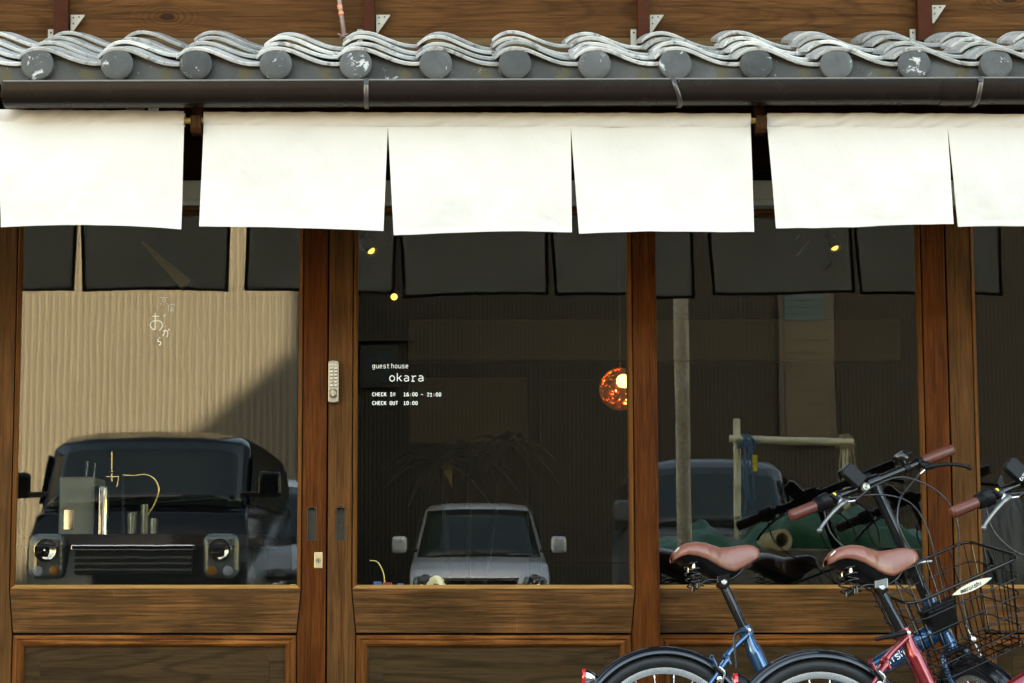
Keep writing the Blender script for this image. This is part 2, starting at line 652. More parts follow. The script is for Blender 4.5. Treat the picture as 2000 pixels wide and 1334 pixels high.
# ------------------------------------------------------------------ guest house
house = thing('guest_house', 'old dark brown wooden guest house behind the sliding glass doors', 'house', (0, 0.1, 0))
XL, XR = -6.0, 9.0
M['plaster'] = plain('grey_plaster', (0.42, 0.40, 0.35), 0.85, 0, 0.1, 8, 0.2)
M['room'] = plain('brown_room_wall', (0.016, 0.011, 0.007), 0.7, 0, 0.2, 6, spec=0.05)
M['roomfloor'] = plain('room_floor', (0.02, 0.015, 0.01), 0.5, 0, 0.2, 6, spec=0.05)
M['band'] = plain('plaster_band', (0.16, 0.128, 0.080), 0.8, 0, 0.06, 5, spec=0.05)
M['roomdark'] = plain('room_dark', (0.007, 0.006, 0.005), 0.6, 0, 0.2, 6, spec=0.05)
MB().box(XL, -1.52, 0.0, 0.16, 0.03, 2.62).build('side_wall', 'darkwood', house)
MB().box(2.75, XR, 0.0, 0.16, 0.03, 2.62).build('side_wall', 'darkwood', house)
zr0, zr1 = U(870, 402, 0).z, U(870, 354, 0).z
MB().box(-1.52, 2.75, 0.09, 0.19, zr1 + 0.003, 2.62).build('lintel', 'darkwood', house)
hr = MB().box(-1.52, 2.75, -0.015, 0.10, zr0, zr1)
hr.box(-1.52, 2.75, -0.022, -0.0152, zr0 + 0.012, zr0 + 0.018)
hr.build('head_rail', 'alu', house, bevel=0.002)
MB().box(-1.52, 2.75, -0.03, 0.14, 0.031, 0.065).build('door_sill', 'rail', house, bevel=0.003)
# room shell
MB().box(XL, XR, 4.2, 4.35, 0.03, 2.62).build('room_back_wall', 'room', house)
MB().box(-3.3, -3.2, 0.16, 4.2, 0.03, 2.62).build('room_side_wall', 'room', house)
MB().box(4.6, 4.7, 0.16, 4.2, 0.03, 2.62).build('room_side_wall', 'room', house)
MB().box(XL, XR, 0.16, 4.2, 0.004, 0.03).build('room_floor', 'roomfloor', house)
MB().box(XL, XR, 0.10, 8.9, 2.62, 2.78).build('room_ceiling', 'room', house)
# plaster band and partition panels that show in the dim room
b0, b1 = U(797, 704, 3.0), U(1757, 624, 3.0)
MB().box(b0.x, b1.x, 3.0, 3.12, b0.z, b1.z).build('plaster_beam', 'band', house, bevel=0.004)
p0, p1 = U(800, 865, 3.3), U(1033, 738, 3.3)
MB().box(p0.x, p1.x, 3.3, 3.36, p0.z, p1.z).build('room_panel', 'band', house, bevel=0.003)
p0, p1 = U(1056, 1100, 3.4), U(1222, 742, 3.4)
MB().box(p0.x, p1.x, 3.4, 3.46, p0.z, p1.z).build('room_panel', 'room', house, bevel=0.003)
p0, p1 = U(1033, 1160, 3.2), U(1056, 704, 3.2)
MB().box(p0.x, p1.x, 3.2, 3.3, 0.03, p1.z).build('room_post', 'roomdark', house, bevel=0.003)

# upper storey
ZU0 = 2.40
MB().box(XL, XR, 0.10, 0.26, 2.78, 5.0).build('upper_wall', 'darkwood', house)
MB().box(XL, XL + 0.15, 0.26, 8.9, 0.03, 5.0).build('gable_wall', 'plaster', house)
MB().box(XR - 0.15, XR, 0.26, 8.9, 0.03, 5.0).build('gable_wall', 'plaster', house)
MB().box(XL, XR, 8.9, 9.05, 0.03, 5.0).build('rear_wall', 'plaster', house)
MB().prism([(-0.45, 4.8), (4.5, 6.75), (9.5, 4.8), (9.5, 4.95), (4.5, 6.92), (-0.45, 4.95)], XL - 0.3, XR + 0.3, 'YZ').build('main_roof', 'tile', house)

YB = 0.022          # face of the boards above the small roof
bt = [(-160, 26), (120, 30), (721, 23), (1256, 23), (1805, 30), (2350, 30)]
zb0 = U(870, 76, YB).z
zb1 = zb0 + 0.26
for i in range(len(bt) - 1):
    xa = U(bt[i][0], 40, YB).x + 0.004
    xb = U(bt[i + 1][0], 40, YB).x - 0.004
    for j in range(2):
        MB().box(xa, xb, YB + 0.004 * j, YB + 0.028, zb0 + 0.005 + j * 0.262, zb0 + (j + 1) * 0.262).build('wall_board', 'upper', house, bevel=0.003)
MB().box(-6, 9, YB - 0.012, YB + 0.028, zb0 - 0.16, zb0 + 0.002).build('base_strip', 'pale_strip', house, bevel=0.003)
for i, (bx, bw) in enumerate(bt):
    c = U(bx, 40, YB - 0.03)
    w = bw / 640 / 2
    MB().box(c.x - w, c.x + w, YB - 0.045, YB - 0.0125, zb0 - 0.03 + (0.0 if i % 2 else 0.012), zb0 + 0.9).build('batten', 'batten', house, bevel=0.002)
    # triangular steel gusset beside the batten, with its screws
    s_ = 1.0 / 640
    tz = U(870, 27 if i != 4 else 8, YB - 0.03).z
    gx = c.x + w + 0.004
    gp = [(gx, tz - 0.062), (gx + 0.006, tz - 0.062), (gx + 0.046, tz - 0.004), (gx + 0.046, tz), (gx, tz)]
    gs = MB().prism(gp, YB - 0.021, YB - 0.0135).build('steel_gusset', 'galv', house, bevel=0.0012)
    for (ux, uz) in ((0.010, 0.010), (0.010, 0.03), (0.028, 0.008)):
        MB().lathe([(0.0025, 0), (0.0022, 0.002)], 8, (gx + ux, YB - 0.0212, tz - uz), (0, -1, 0)).build('screw', 'hole', gs)
    pz = U(870, 55, YB - 0.03).z
    px_ = c.x - w - 0.022
    pl = MB().box(px_, px_ + 0.020, YB - 0.020, YB - 0.0135, zb0 - 0.03, pz).build('steel_plate', 'galv', house, bevel=0.002)
    MB().lathe([(0.003, 0), (0.0026, 0.002)], 8, (px_ + 0.01, YB - 0.0205, pz - 0.012), (0, -1, 0)).build('screw', 'hole', pl)
# thin pipe coming down the wall onto the tiles
pp = [U(655, -60, YB - 0.03), U(664, 10, YB - 0.035), U(669, 45, YB - 0.05), U(673, 74, YB - 0.09)]
cp = MB().tube(spline(pp, 5), 0.0075, 10).build('thin_pipe', 'copper', house, smooth=60)
for a, b in ((U(663, 10, YB - 0.036), U(665, 18, YB - 0.036)), (U(666, 24, YB - 0.039), U(667, 30, YB - 0.042))):
    MB().tube([a, b], 0.0086, 10).build('orange_tape', 'tape', cp, smooth=60)
MB().tube([U(660, 66, YB - 0.1), U(668, 70, YB - 0.105), U(680, 66, YB - 0.09), U(676, 72, YB - 0.1), U(664, 72, YB - 0.1)], 0.0022, 6).build('wire_tie', 'copper', cp, smooth=60)

# ------------------------------------------------------------------ tiled eave
SL = math.atan(0.375)
cS, sS = math.cos(SL), math.sin(SL)
YE = -0.655
ZE = U(870, 130, YE).z
Wt = 0.2323
X0 = U(75, 130, YE).x
eave = thing('tiled_eave', 'small roof of wavy grey clay tiles with round end discs above the gutter', 'roof', (0, YE, ZE))
PF = [(-0.245, 0.42), (-0.19, 0.66), (-0.12, 0.87), (-0.05, 0.975), (0.02, 1.0), (0.10, 0.955), (0.19, 0.83), (0.29, 0.62), (0.39, 0.40), (0.49, 0.21), (0.58, 0.085), (0.67, 0.015), (0.76, 0.0), (0.85, 0.05), (0.92, 0.15)]
AMP = 0.046
DROP = -0.001
LIFT = 0.0215
TH = 0.0120
EX = 0.150


def tile_mesh(name, v0, v1, mat):
    mb = MB()
    n = len(PF)
    L = v1 - v0
    vs_, fs = [], []
    NV = 3
    for j in range(NV):
        v = v0 + L * j / (NV - 1)
        lift = LIFT * (1 - (j / (NV - 1))) - DROP
        for top in (0, 1):
            for (u, w) in PF:
                vs_.append((u * Wt, v, w * AMP + lift + top * TH))
    st = 2 * n
    for j in range(NV - 1):
        a, b = j * st, (j + 1) * st
        for i in range(n - 1):
            fs.append((a + n + i, a + n + i + 1, b + n + i + 1, b + n + i))
            fs.append((a + i + 1, a + i, b + i, b + i + 1))
        fs.append((a, a + n, b + n, b))
        fs.append((a + 2 * n - 1, a + n - 1, b + n - 1, b + 2 * n - 1))
    for i in range(n - 1):
        fs.append((i, i + 1, n + i + 1, n + i))
        e = (NV - 1) * st
        fs.append((e + i + 1, e + i, e + n + i, e + n + i + 1))
    me = bpy.data.meshes.new(name)
    me.from_pydata(vs_, [], fs)
    bm = bmesh.new()
    bm.from_mesh(me)
    bmesh.ops.recalc_face_normals(bm, faces=bm.faces)
    bm.to_mesh(me)
    bm.free()
    for p in me.polygons:
        p.use_smooth = True
    me.set_sharp_from_angle(angle=R(40))
    me.materials.append(M[mat])
    return me


tm = tile_mesh('roof_tile', 0.0, EX + 0.055, 'tile')
em = tile_mesh('eave_tile', -0.012, EX + 0.055, 'tile')


def put_tile(name, me, x, v, k):
    o = bpy.data.objects.new(name, me)
    C.objects.link(o)
    o.parent = eave
    OFF[o.name] = OFF['tiled_eave']
    jx, jr = random.uniform(-0.007, 0.007), random.uniform(-1, 1)
    o.location = (x + jx, v * cS, v * sS - LIFT + (random.uniform(-0.003, 0.005) if v > 0 else 0.0))
    o.rotation_euler = (SL + R(random.uniform(-0.9, 0.9)), R(jr * (1.9 if v > 0 else 0.5)), R(random.uniform(-1.6, 1.6)))
    md = o.modifiers.new('bevel', 'BEVEL')
    md.width = 0.0022
    md.segments = 2
    md.limit_method = 'ANGLE'
    md.angle_limit = R(50)
    return o


# disc and apron meshes shared by the eave row
dm = MB().lathe([(0.0001, 0.0292), (0.030, 0.0290), (0.0445, 0.0282), (0.0468, 0.0268), (0.0475, 0.024), (0.0475, 0.0)], 40, (0, 0, 0), (0, -1, 0))
ap = MB()
top = [(u * Wt, w * AMP - DROP - 0.0005) for (u, w) in PF if u >= 0] + [(Wt * 0.99, 0.0)]
ap.prism([(0.0, -0.055)] + [(0.0, AMP * 0.96 - DROP)] + top[0:] + [(Wt * 0.99, -0.055)], -0.006, 0.014)
dme = ame = None
for k in range(-2, 16):
    x = X0 + k * Wt
    e = put_tile('eave_tile', em, x, 0.0, k)
    if dme is None:
        d = dm.build('end_disc', 'disc', None, smooth=35)
        a = ap.build('apron', 'apron', None, bevel=0.003)
        dme, ame = d.data, a.data
    else:
        d = bpy.data.objects.new('end_disc', dme)
        a = bpy.data.objects.new('apron', ame)
        C.objects.link(d)
        C.objects.link(a)
        md = a.modifiers.new('bevel', 'BEVEL')
        md.width, md.segments, md.limit_method, md.angle_limit = 0.003, 2, 'ANGLE', R(35)
    inv = (Matrix.Translation(e.location) @ e.rotation_euler.to_matrix().to_4x4()).inverted()
    for o, dy in ((d, -0.006), (a, 0.0)):
        o.parent = e
        o.matrix_parent_inverse = inv
        o.location = (x + e.location.x - x, dy, random.uniform(-0.0015, 0.0015))
        if o is d:
            o.rotation_euler = (R(random.uniform(-3, 3)), R(random.uniform(0, 360)), R(random.uniform(-3, 3)))
    for r_ in range(1, 4):
        put_tile('roof_tile', tm, x, r_ * EX, k)
# timber below the tiles
YA, YZ_ = -0.625, 0.020
f_ = lambda y, w: ZE - 0.026 + (y - YE) * math.tan(SL) + w
MB().prism([(YA, f_(YA, -0.045)), (YZ_, f_(YZ_, -0.045)), (YZ_, f_(YZ_, -0.012)), (YA, f_(YA, -0.012))], XL, XR, 'YZ').build('eave_deck', 'darkwood', eave)
MB().prism([(YA, ZE - 0.085), (YA + 0.03, ZE - 0.085), (YA + 0.03, ZE - 0.045), (YA, ZE - 0.045)], XL, XR, 'YZ').build('fascia_board', 'darkwood', eave)
for i in range(-9, 14):
    x = i * 0.455 + 0.12
    MB().prism([(YA + 0.035, f_(YA, -0.10)), (0.018, f_(0.018, -0.10)), (0.018, f_(0.018, -0.047)), (YA + 0.035, f_(YA + 0.03, -0.047))], x - 0.022, x + 0.022, 'YZ').build('rafter', 'darkwood', eave, bevel=0.002)

# ------------------------------------------------------------------ gutter
gut = thing('roof_gutter', 'long dark brown half round gutter under the tiles', 'gutter', (0, -0.86, 2.1))
YG = -0.708
gz1, gz0 = U(870, 156, YG - 0.05).z, U(870, 203.5, YG - 0.02).z
hh = gz1 - gz0


def gutter_profile(t):
    prof = []
    n = 14
    for i in range(n + 1):
        a = math.pi * i / n
        ca, sa = math.cos(a), math.sin(a)
        prof.append((YG - 0.050 * (abs(ca) ** 0.62) * (1 if ca > 0 else -1), gz1 - (hh - 0.0) * (sa ** 0.75) * 1.0))
    return prof


pr = gutter_profile(0)
inner = [(YG + (y - YG) * 0.95, z + 0.0035 if z < gz1 - 0.001 else z) for y, z in pr]
xg0, xg1 = U(6, 180, YG - 0.05).x, 5.2


def sweep_open(prof, inn, xa, xb, tilt=0.0):
    mb = MB()
    n = len(prof)
    vs_ = []
    for x in (xa, xb):
        vs_ += [(x, y, z + tilt * x) for y, z in prof] + [(x, y, z + tilt * x) for y, z in inn]
    st = 2 * n
    fs = []
    for i in range(n - 1):
        fs.append((i, i + 1, st + i + 1, st + i))
        fs.append((n + i + 1, n + i, st + n + i, st + n + i + 1))
        fs.append((i + 1, i, n + i, n + i + 1))
        fs.append((st + i, st + i + 1, st + n + i + 1, st + n + i))
    fs.append((0, n, st + n, st))
    fs.append((n - 1, st + n - 1, st + 2 * n - 1, 2 * n - 1))
    return mb.add(vs_, fs)


TILT = 0.0035
sweep_open(pr, inner, xg0, xg1, TILT).build('gutter_trough', 'gutter', gut, smooth=35)
# rolled front lip
zl = lambda x: gz1 + TILT * x
MB().tube([(xg0, YG - 0.050, zl(xg0)), (xg1, YG - 0.050, zl(xg1))], 0.0036, 10).build('front_lip', 'lip', gut, smooth=60)
big = [(YG + (y - YG) * 1.06, gz1 + (z - gz1) * 1.05) for y, z in pr]
MB().prism([(y, z + TILT * xg0) for y, z in pr], xg0 - 0.006, xg0 + 0.0005, 'YZ').build('end_cap', 'gutter', gut, bevel=0.002)
cx0, cx1 = U(1842, 180, YG - 0.05).x, U(1908, 180, YG - 0.05).x
sweep_open(big, pr, cx0, cx1, TILT).build('joint_sleeve', 'gutter', gut, smooth=35)
for px_, lean in ((715, 0.0), (1322, 0.28), (1914, -0.12), (120 - 600, 0)):
    xc = U(px_, 180, YG - 0.05).x
    st = MB()
    prof = [(YG + (y - YG) * 1.10, gz1 + (z - gz1) * 1.08) for y, z in pr][:10]
    strip = []
    m_ = len(prof)
    for i, (y, z) in enumerate(prof):
        dx = -lean * (z - (gz1 + gz0) / 2) * 1.3
        zz = z + TILT * xc + (0.004 if i == 0 else 0)
        strip.append((xc + dx, y, zz))
    vs_ = []
    for p in strip:
        vs_ += [(p[0] - 0.0065, p[1], p[2]), (p[0] + 0.0065, p[1], p[2])]
    fs = [(2 * i, 2 * i + 1, 2 * i + 3, 2 * i + 2) for i in range(m_ - 1)]
    st.add(vs_, fs)
    sb = st.build('gutter_strap', 'strap', gut, smooth=50, solid=0.0016)
    MB().tube(spline([(xc - 0.006, YG - 0.056, zl(xc) + 0.001), (xc - 0.004, YG - 0.058, zl(xc) - 0.009), (xc + 0.005, YG - 0.059, zl(xc) - 0.011), (xc + 0.008, YG - 0.056, zl(xc) + 0.002)], 4), 0.0011, 6).build('wire_clip', 'strap', sb, smooth=60)

# ------------------------------------------------------------------ noren curtains
YN = -0.645


def bil(c, s, t):
    (tl, tr, bl, br) = c
    x = (tl[0] * (1 - s) + tr[0] * s) * (1 - t) + (bl[0] * (1 - s) + br[0] * s) * t
    y = (tl[1] * (1 - s) + tr[1] * s) * (1 - t) + (bl[1] * (1 - s) + br[1] * s) * t
    return x, y


def make_noren(label, sleeve, panels, seed, rod):
    base = U(sleeve[0][0], 235, YN)
    t_ = thing('noren_curtain', label, 'curtain', (base.x, YN, base.z), 'cream linen noren under the eave')
    (a, b) = sleeve

    def fn(s, t):
        x = a[0] * (1 - s) + b[0] * s
        y = a[1] * (1 - s) + b[1] * s + 27 * t
        p = U(x, y, YN)
        p.z += 0.0015 * nz(x * 0.03, seed) * (1 - t)
        p.y -= 0.008 * math.sin(math.pi * min(1, t * 0.75 + 0.15)) +  0.0045 * nz(x * 0.030 + t * 2.0, t * 1.2, seed) + 0.0040 * nz(x * 0.085 + t * 3.2, 2.0, seed)
        return p
    MB().grid(fn, 160, 9).build('sleeve', 'noren', t_, smooth=180)

    def bk(s, t):
        p = fn(s, t)
        p.y = YN + 0.026
        return p
    MB().grid(bk, 40, 3).build('sleeve_back', 'hem', t_, smooth=180)
    for q, (c, wav) in enumerate(panels):
        sd = seed * 3.1 + q * 1.7

        def pn(s, t, dy=0.0):
            x, y = bil(c, s, t)
            y += wav * t * t * math.sin(s * math.pi * 1.25 + sd) + 1.2 * t * nz(s * 5, sd)
            p = U(x, y, YN)
            e = min(s, 1 - s)
            fold = 0.016 * nz(s * 2.1 + t * 0.55, t * 0.8, sd) + 0.009 * nz(s * 5.3 - t * 0.9, t * 1.3, sd + 4)
            fold += 0.0030 * nz(s * 11 + t * 3, t * 4, sd + 8) + 0.0022 * max(0, 1 - t * 5) * nz(s * 30, t * 6, sd)
            fold += 0.0016 * nz(s * 24 - t * 9, t * 14, sd + 2) * max(0, 1 - 6 * abs(t - 0.9))
            p.y += fold * (0.25 + 0.75 * min(1, t * 2.2)) - 0.003 + dy
            # seam turned at the hems
            if e < 0.03 or t > 0.955:
                p.y -= 0.0022
            return p
        po = MB().grid(lambda s, t: pn(s, t), 64, 44).build('cloth_panel', 'noren', t_, smooth=180)
        hw = 0.024
        hm = MB()
        hm.grid(lambda s, t: pn(s * hw, t, 0.003), 3, 30)
        hm.grid(lambda s, t: pn(1 - s * hw, t, 0.003), 3, 30)
        hm.grid(lambda s, t: pn(hw + s * (1 - 2 * hw), 0.962 + t * 0.038, 0.003), 40, 3)
        hm.build('hem', 'hem', po, smooth=180)
    ra, rb = U(rod[0], 236, YN + 0.0135), U(rod[1], 236, YN + 0.0135)
    MB().tube([ra, rb], 0.0092, 12).build('bamboo_rod', 'bamboo', t_, smooth=60)
    return t_


make_noren('cream linen curtain at the left end above the black van reflection',
           ((-392, 212), (360, 217)),
           [(((-392, 236), (-4, 238), (-384, 444), (-16, 446)), -3.0), (((-2, 238), (360, 242), (3, 442), (353, 446)), -4.0)], 1.3, (-450, 378))
make_noren('three panel cream linen curtain in the middle over the lettered door',
           ((398, 219), (1466, 222)),
           [(((398, 245), (757.5, 248), (389, 443), (749, 450)), 1.5), (((757.8, 248), (1114.5, 248), (769, 457), (1117, 455)), -3.5), (((1114.8, 248), (1466, 248), (1131, 458), (1473, 450)), -3.0)], 5.2, (386, 1478))
make_noren('cream linen curtain at the right end above the parked bicycles',
           ((1498, 221), (2210, 224)),
           [(((1498, 247), (1849.5, 248), (1516, 444), (1861, 441)), -2.5), (((1850, 248), (2210, 249), (1871, 442), (2218, 446)), -2.0)], 9.4, (1488, 2260))
for px_, y0 in ((384, 200), (1485, 194), (-470, 200), (2280, 195)):
    c = U(px_, 230, YN)
    zt = f_(YN, -0.09)
    zb = U(px_, 262, YN).z
    w = 0.015
    MB().prism([(YN - 0.028, zb + 0.012), (YN - 0.016, zb), (YN + 0.03, zb), (YN + 0.045, zb + 0.02), (YN + 0.045, zt), (YN + 0.012, zt), (YN + 0.012, zb + 0.034), (YN - 0.014, zb + 0.034), (YN - 0.014, zb + 0.05), (YN - 0.028, zb + 0.05)], c.x - w, c.x + w, 'YZ').build('rod_hook', 'hookwood', house, bevel=0.003)
# small name plates on the lintel behind the left curtain
for px_, w, mt in ((262, 0.03, 'galv'), (298, 0.017, 'white')):
    c = U(px_, 206, 0.06)
    MB().box(c.x - w, c.x + w, 0.078, 0.086, c.z - 0.05, c.z + 0.012).build('name_plate', mt, house, bevel=0.002)

# ------------------------------------------------------------------ lettering
def arc(cx, cy, rx, ry, a0, a1, n=10):
    return [(cx + rx * math.cos(R(a0 + (a1 - a0) * i / n)), cy + ry * math.sin(R(a0 + (a1 - a0) * i / n))) for i in range(n + 1)]


GL = {
    'o': [arc(.25, .25, .2, .25, 90, 450, 20)],
    'g': [arc(.23, .29, .18, .21, 90, 450, 16), [(.43, .5), (.43, 0)] + arc(.24, -.02, .19, .16, 0, -150, 8), [(.38, .48), (.48, .5)]],
    'u': [[(.06, .5)] + arc(.25, .2, .19, .2, 180, 350, 8), [(.45, .5), (.45, 0)]],
    'e': [[(.06, .27), (.44, .27)] + arc(.25, .25, .19, .25, 5, 315, 14)],
    's': [[(.42, .44), (.33, .5), (.16, .5), (.07, .42), (.10, .32), (.25, .26), (.41, .2), (.44, .1), (.36, .01), (.15, 0), (.05, .07)]],
    't': [[(.2, .66), (.2, .12)] + arc(.32, .12, .12, .12, 180, 290, 6), [(.03, .48), (.42, .48)]],
    'h': [[(.07, .74), (.07, 0)], [(.07, .3)] + arc(.25, .31, .18, .19, 170, 0, 8) + [(.43, 0)]],
    'k': [[(.08, .74), (.08, 0)], [(.42, .5), (.1, .22)], [(.2, .3), (.44, 0)]],
    'a': [[(.09, .46), (.2, .5), (.33, .48), (.41, .40), (.42, .3), (.42, 0)], [(.42, .28), (.2, .28), (.09, .22), (.06, .13), (.12, .02), (.24, 0), (.35, .05), (.42, .13)]],
    'r': [[(.04, .48), (.17, .48), (.17, 0)], [(.17, .3), (.24, .42), (.34, .48), (.45, .45)], [(.04, 0), (.32, 0)]],
    'm': [[(.04, .5), (.04, 0)], [(.04, .38), (.12, .5), (.2, .5), (.25, .4), (.25, 0)], [(.25, .38), (.33, .5), (.41, .5), (.46, .4), (.46, 0)]],
    'i': [[(.25, .5), (.25, 0)], [(.25, .66), (.25, .70)]],
    'C': [arc(.27, .36, .22, .36, 45, 315, 14)],
    'H': [[(.05, .72), (.05, 0)], [(.45, .72), (.45, 0)], [(.05, .37), (.45, .37)]],
    'E': [[(.44, .72), (.07, .72), (.07, 0), (.45, 0)], [(.07, .38), (.40, .38)]],
    'K': [[(.06, .72), (.06, 0)], [(.44, .72), (.07, .32)], [(.18, .43), (.47, 0)]],
    'I': [[(.25, .72), (.25, 0)], [(.09, .72), (.41, .72)], [(.09, 0), (.41, 0)]],
    'N': [[(.06, 0), (.06, .72), (.44, 0), (.44, .72)]],
    'O': [arc(.25, .36, .21, .36, 90, 450, 20)],
    'U': [[(.06, .72)] + arc(.25, .2, .19, .2, 180, 360, 8) + [(.44, .72)]],
    'T': [[(.25, .72), (.25, 0)], [(.03, .72), (.47, .72)]],
    'D': [[(.07, 0), (.07, .72), (.22, .72)] + arc(.22, .36, .22, .36, 90, -90, 10) + [(.07, 0)]],
    'G': [arc(.27, .36, .22, .36, 45, 330, 14) + [(.46, .34), (.3, .34)]],
    'A': [[(.03, 0), (.25, .72), (.47, 0)], [(.11, .25), (.39, .25)]],
    'L': [[(.08, .72), (.08, 0), (.44, 0)]],
    'Y': [[(.03, .72), (.25, .36), (.47, .72)], [(.25, .36), (.25, 0)]],
    '0': [arc(.25, .36, .19, .36, 90, 450, 20)],
    '1': [[(.08, .6), (.26, .72), (.26, 0)], [(.08, 0), (.44, 0)]],
    '2': [[(.07, .56)] + arc(.25, .53, .18, .19, 160, -10, 8) + [(.07, 0), (.46, 0)]],
    '6': [[(.40, .69), (.26, .69), (.13, .56), (.07, .36), (.07, .22)] + arc(.26, .22, .19, .22, 180, 540, 16)],
    ':': [[(.25, .38), (.25, .50)], [(.25, .02), (.25, .14)]],
    '~': [[(.04, .26), (.14, .34), (.25, .29), (.36, .24), (.46, .32)]],
    ' ': [],
}


def letters(name, text, origin, right, up, height, adv, w, mat, parent, flat=0.35, xs=1.0):
    """single-stroke lettering; height is that of 1 em, adv the step from letter to letter"""
    o, r_, u_ = Vector(origin), Vector(right), Vector(up)
    nrm = r_.cross(u_).normalized()
    mb = MB()
    for i, ch in enumerate(text):
        for st in GL[ch]:
            pts = [o + r_ * (i * adv + x * height * xs) + u_ * (y * height) for x, y in st]
            b = len(mb.v)
            mb.tube(pts, w / 2, 6)
            for j in range(b, len(mb.v)):
                d = (mb.v[j] - o).dot(nrm)
                mb.v[j] -= nrm * d * (1 - flat)
    return mb.build(name, mat, parent, smooth=60)


# ------------------------------------------------------------------ sliding doors
def Xat(px, Y=0.0):
    return U(px, 800, Y).x


def frame_pieces(names, x0, x1, z0, z1, prof, mats, parent, sides='TBLR', y=0.0):
    """mitred frame; prof = (inset, depth) points from the outer edge inwards; each side a mesh of its own"""
    out = []
    yb = y + 0.030
    for sd in sides:
        vs_, fs = [], []
        for e in (0, 1):
            for (ins, dp) in prof + [(prof[-1][0], yb - y), (0, yb - y)]:
                if sd == 'T':
                    p = (x0 + ins if e == 0 else x1 - ins, y + dp, z1 - ins)
                elif sd == 'B':
                    p = (x0 + ins if e == 0 else x1 - ins, y + dp, z0 + ins)
                elif sd == 'L':
                    p = (x0 + ins, y + dp, z0 + ins if e == 0 else z1 - ins)
                else:
                    p = (x1 - ins, y + dp, z0 + ins if e == 0 else z1 - ins)
                vs_.append(p)
        n = len(prof) + 2
        fs = [(i, (i + 1) % n, n + (i + 1) % n, n + i) for i in range(n)]
        fs += [tuple(range(n - 1, -1, -1)), tuple(range(n, 2 * n))]
        m = mats[0] if sd in 'TB' else mats[1]
        if len(mats) > 2 and sd == 'B':
            m = mats[2]
        out.append(MB().add(vs_, fs).build(names, m, parent, bevel=0.0009))
    return out


ZGB = U(870, 1141, 0).z
ZR1, ZR0 = U(870, 1151, 0).z, U(870, 1238.5, 0).z
ZGT = zr0 - 0.002


def make_door(label, px0, px1, Y, glass='glass', stiles=('stile', 'stile2'), bead_left='bead_v'):
    x0, x1 = Xat(px0, Y) + 0.0028, Xat(px1, Y) - 0.0028
    d = thing('sliding_door', label, 'door', ((x0 + x1) / 2, Y, 0.066))
    sw, sw2 = 0.075, 0.088
    T = 0.034
    zb, zt = 0.066, ZGT
    res = {'root': d, 'x0': x0, 'x1': x1}
    for sgn, xx, key in ((1, x0, 'L'), (-1, x1, 'R')):
        poly = [(xx, zb), (xx + sgn * sw2, zb), (xx + sgn * sw2, ZR0), (xx + sgn * sw, ZR1), (xx + sgn * sw, zt), (xx, zt)]
        res[key] = MB().prism(poly, Y, Y + T).build('stile', stiles[0 if key == 'R' else 1], d)
    # middle rail with slanted shoulders
    g_ = 0.0032
    res['rail'] = MB().prism([(x0 + sw2 + g_, ZR0 + g_), (x1 - sw2 - g_, ZR0 + g_), (x1 - sw - g_, ZR1), (x0 + sw + g_, ZR1)], Y + 0.001, Y + T - 0.001).build('middle_rail', 'rail', d, bevel=0.002)
    MB().box(x0 + sw + g_, x1 - sw - g_, Y + 0.001, Y + T - 0.001, zt - 0.013, zt).build('top_rail', 'rail', d, bevel=0.002)
    zbr = 0.20
    MB().box(x0 + sw2 + g_, x1 - sw2 - g_, Y + 0.001, Y + T - 0.001, zb, zbr).build('bottom_rail', 'rail', d, bevel=0.002)
    # glazing bead
    gb = 0.0135
    frame_pieces('glazing_bead', x0 + sw + g_, x1 - sw - g_, ZR1 + 0.0005, zt - 0.014, [(0.0, 0.0035), (0.003, 0.0015), (gb * 0.75, 0.0075), (gb, 0.013)], ['rail', bead_left, 'bead_h'], d, 'TBLR', Y)
    pane = MB().box(x0 + sw + 0.006, x1 - sw - 0.006, Y + 0.014, Y + 0.018, ZR1 + 0.006, zt - 0.018).build('glass_pane', glass, d)
    res['pane'] = pane
    # bottom panel with mitred moulding and a raised field
    frame_pieces('panel_moulding', x0 + sw2 + g_, x1 - sw2 - g_, zbr + g_, ZR0 - g_, [(0.0, 0.002), (0.012, 0.002), (0.014, 0.0055), (0.019, 0.0055), (0.022, 0.003), (0.028, 0.003), (0.034, 0.009), (0.036, 0.016)], ['mould_h', 'mould_v'], d, 'TBLR', Y)
    pn = MB().box(x0 + sw2 + 0.034, x1 - sw2 - 0.034, Y + 0.0165, Y + 0.026, zbr + 0.034, ZR0 - 0.034).build('lower_panel', 'panel', d)
    fx0, fx1, fz0, fz1 = x0 + sw2 + 0.088, x1 - sw2 - 0.088, zbr + 0.07, ZR0 - 0.064
    rr = 0.022
    poly = [(fx1 - rr + rr * math.cos(R(a)), fz1 - rr + rr * math.sin(R(a))) for a in range(0, 91, 15)] + \
           [(fx0 + rr + rr * math.cos(R(a)), fz1 - rr + rr * math.sin(R(a))) for a in range(90, 181, 15)] + \
           [(fx0 + rr + rr * math.cos(R(a)), fz0 + rr + rr * math.sin(R(a))) for a in range(180, 271, 15)] + \
           [(fx1 - rr + rr * math.cos(R(a)), fz0 + rr + rr * math.sin(R(a))) for a in range(270, 361, 15)]
    MB().prism(poly, Y + 0.0146, Y + 0.0175).build('raised_field', 'panel', pn, bevel=0.0012)
    return res


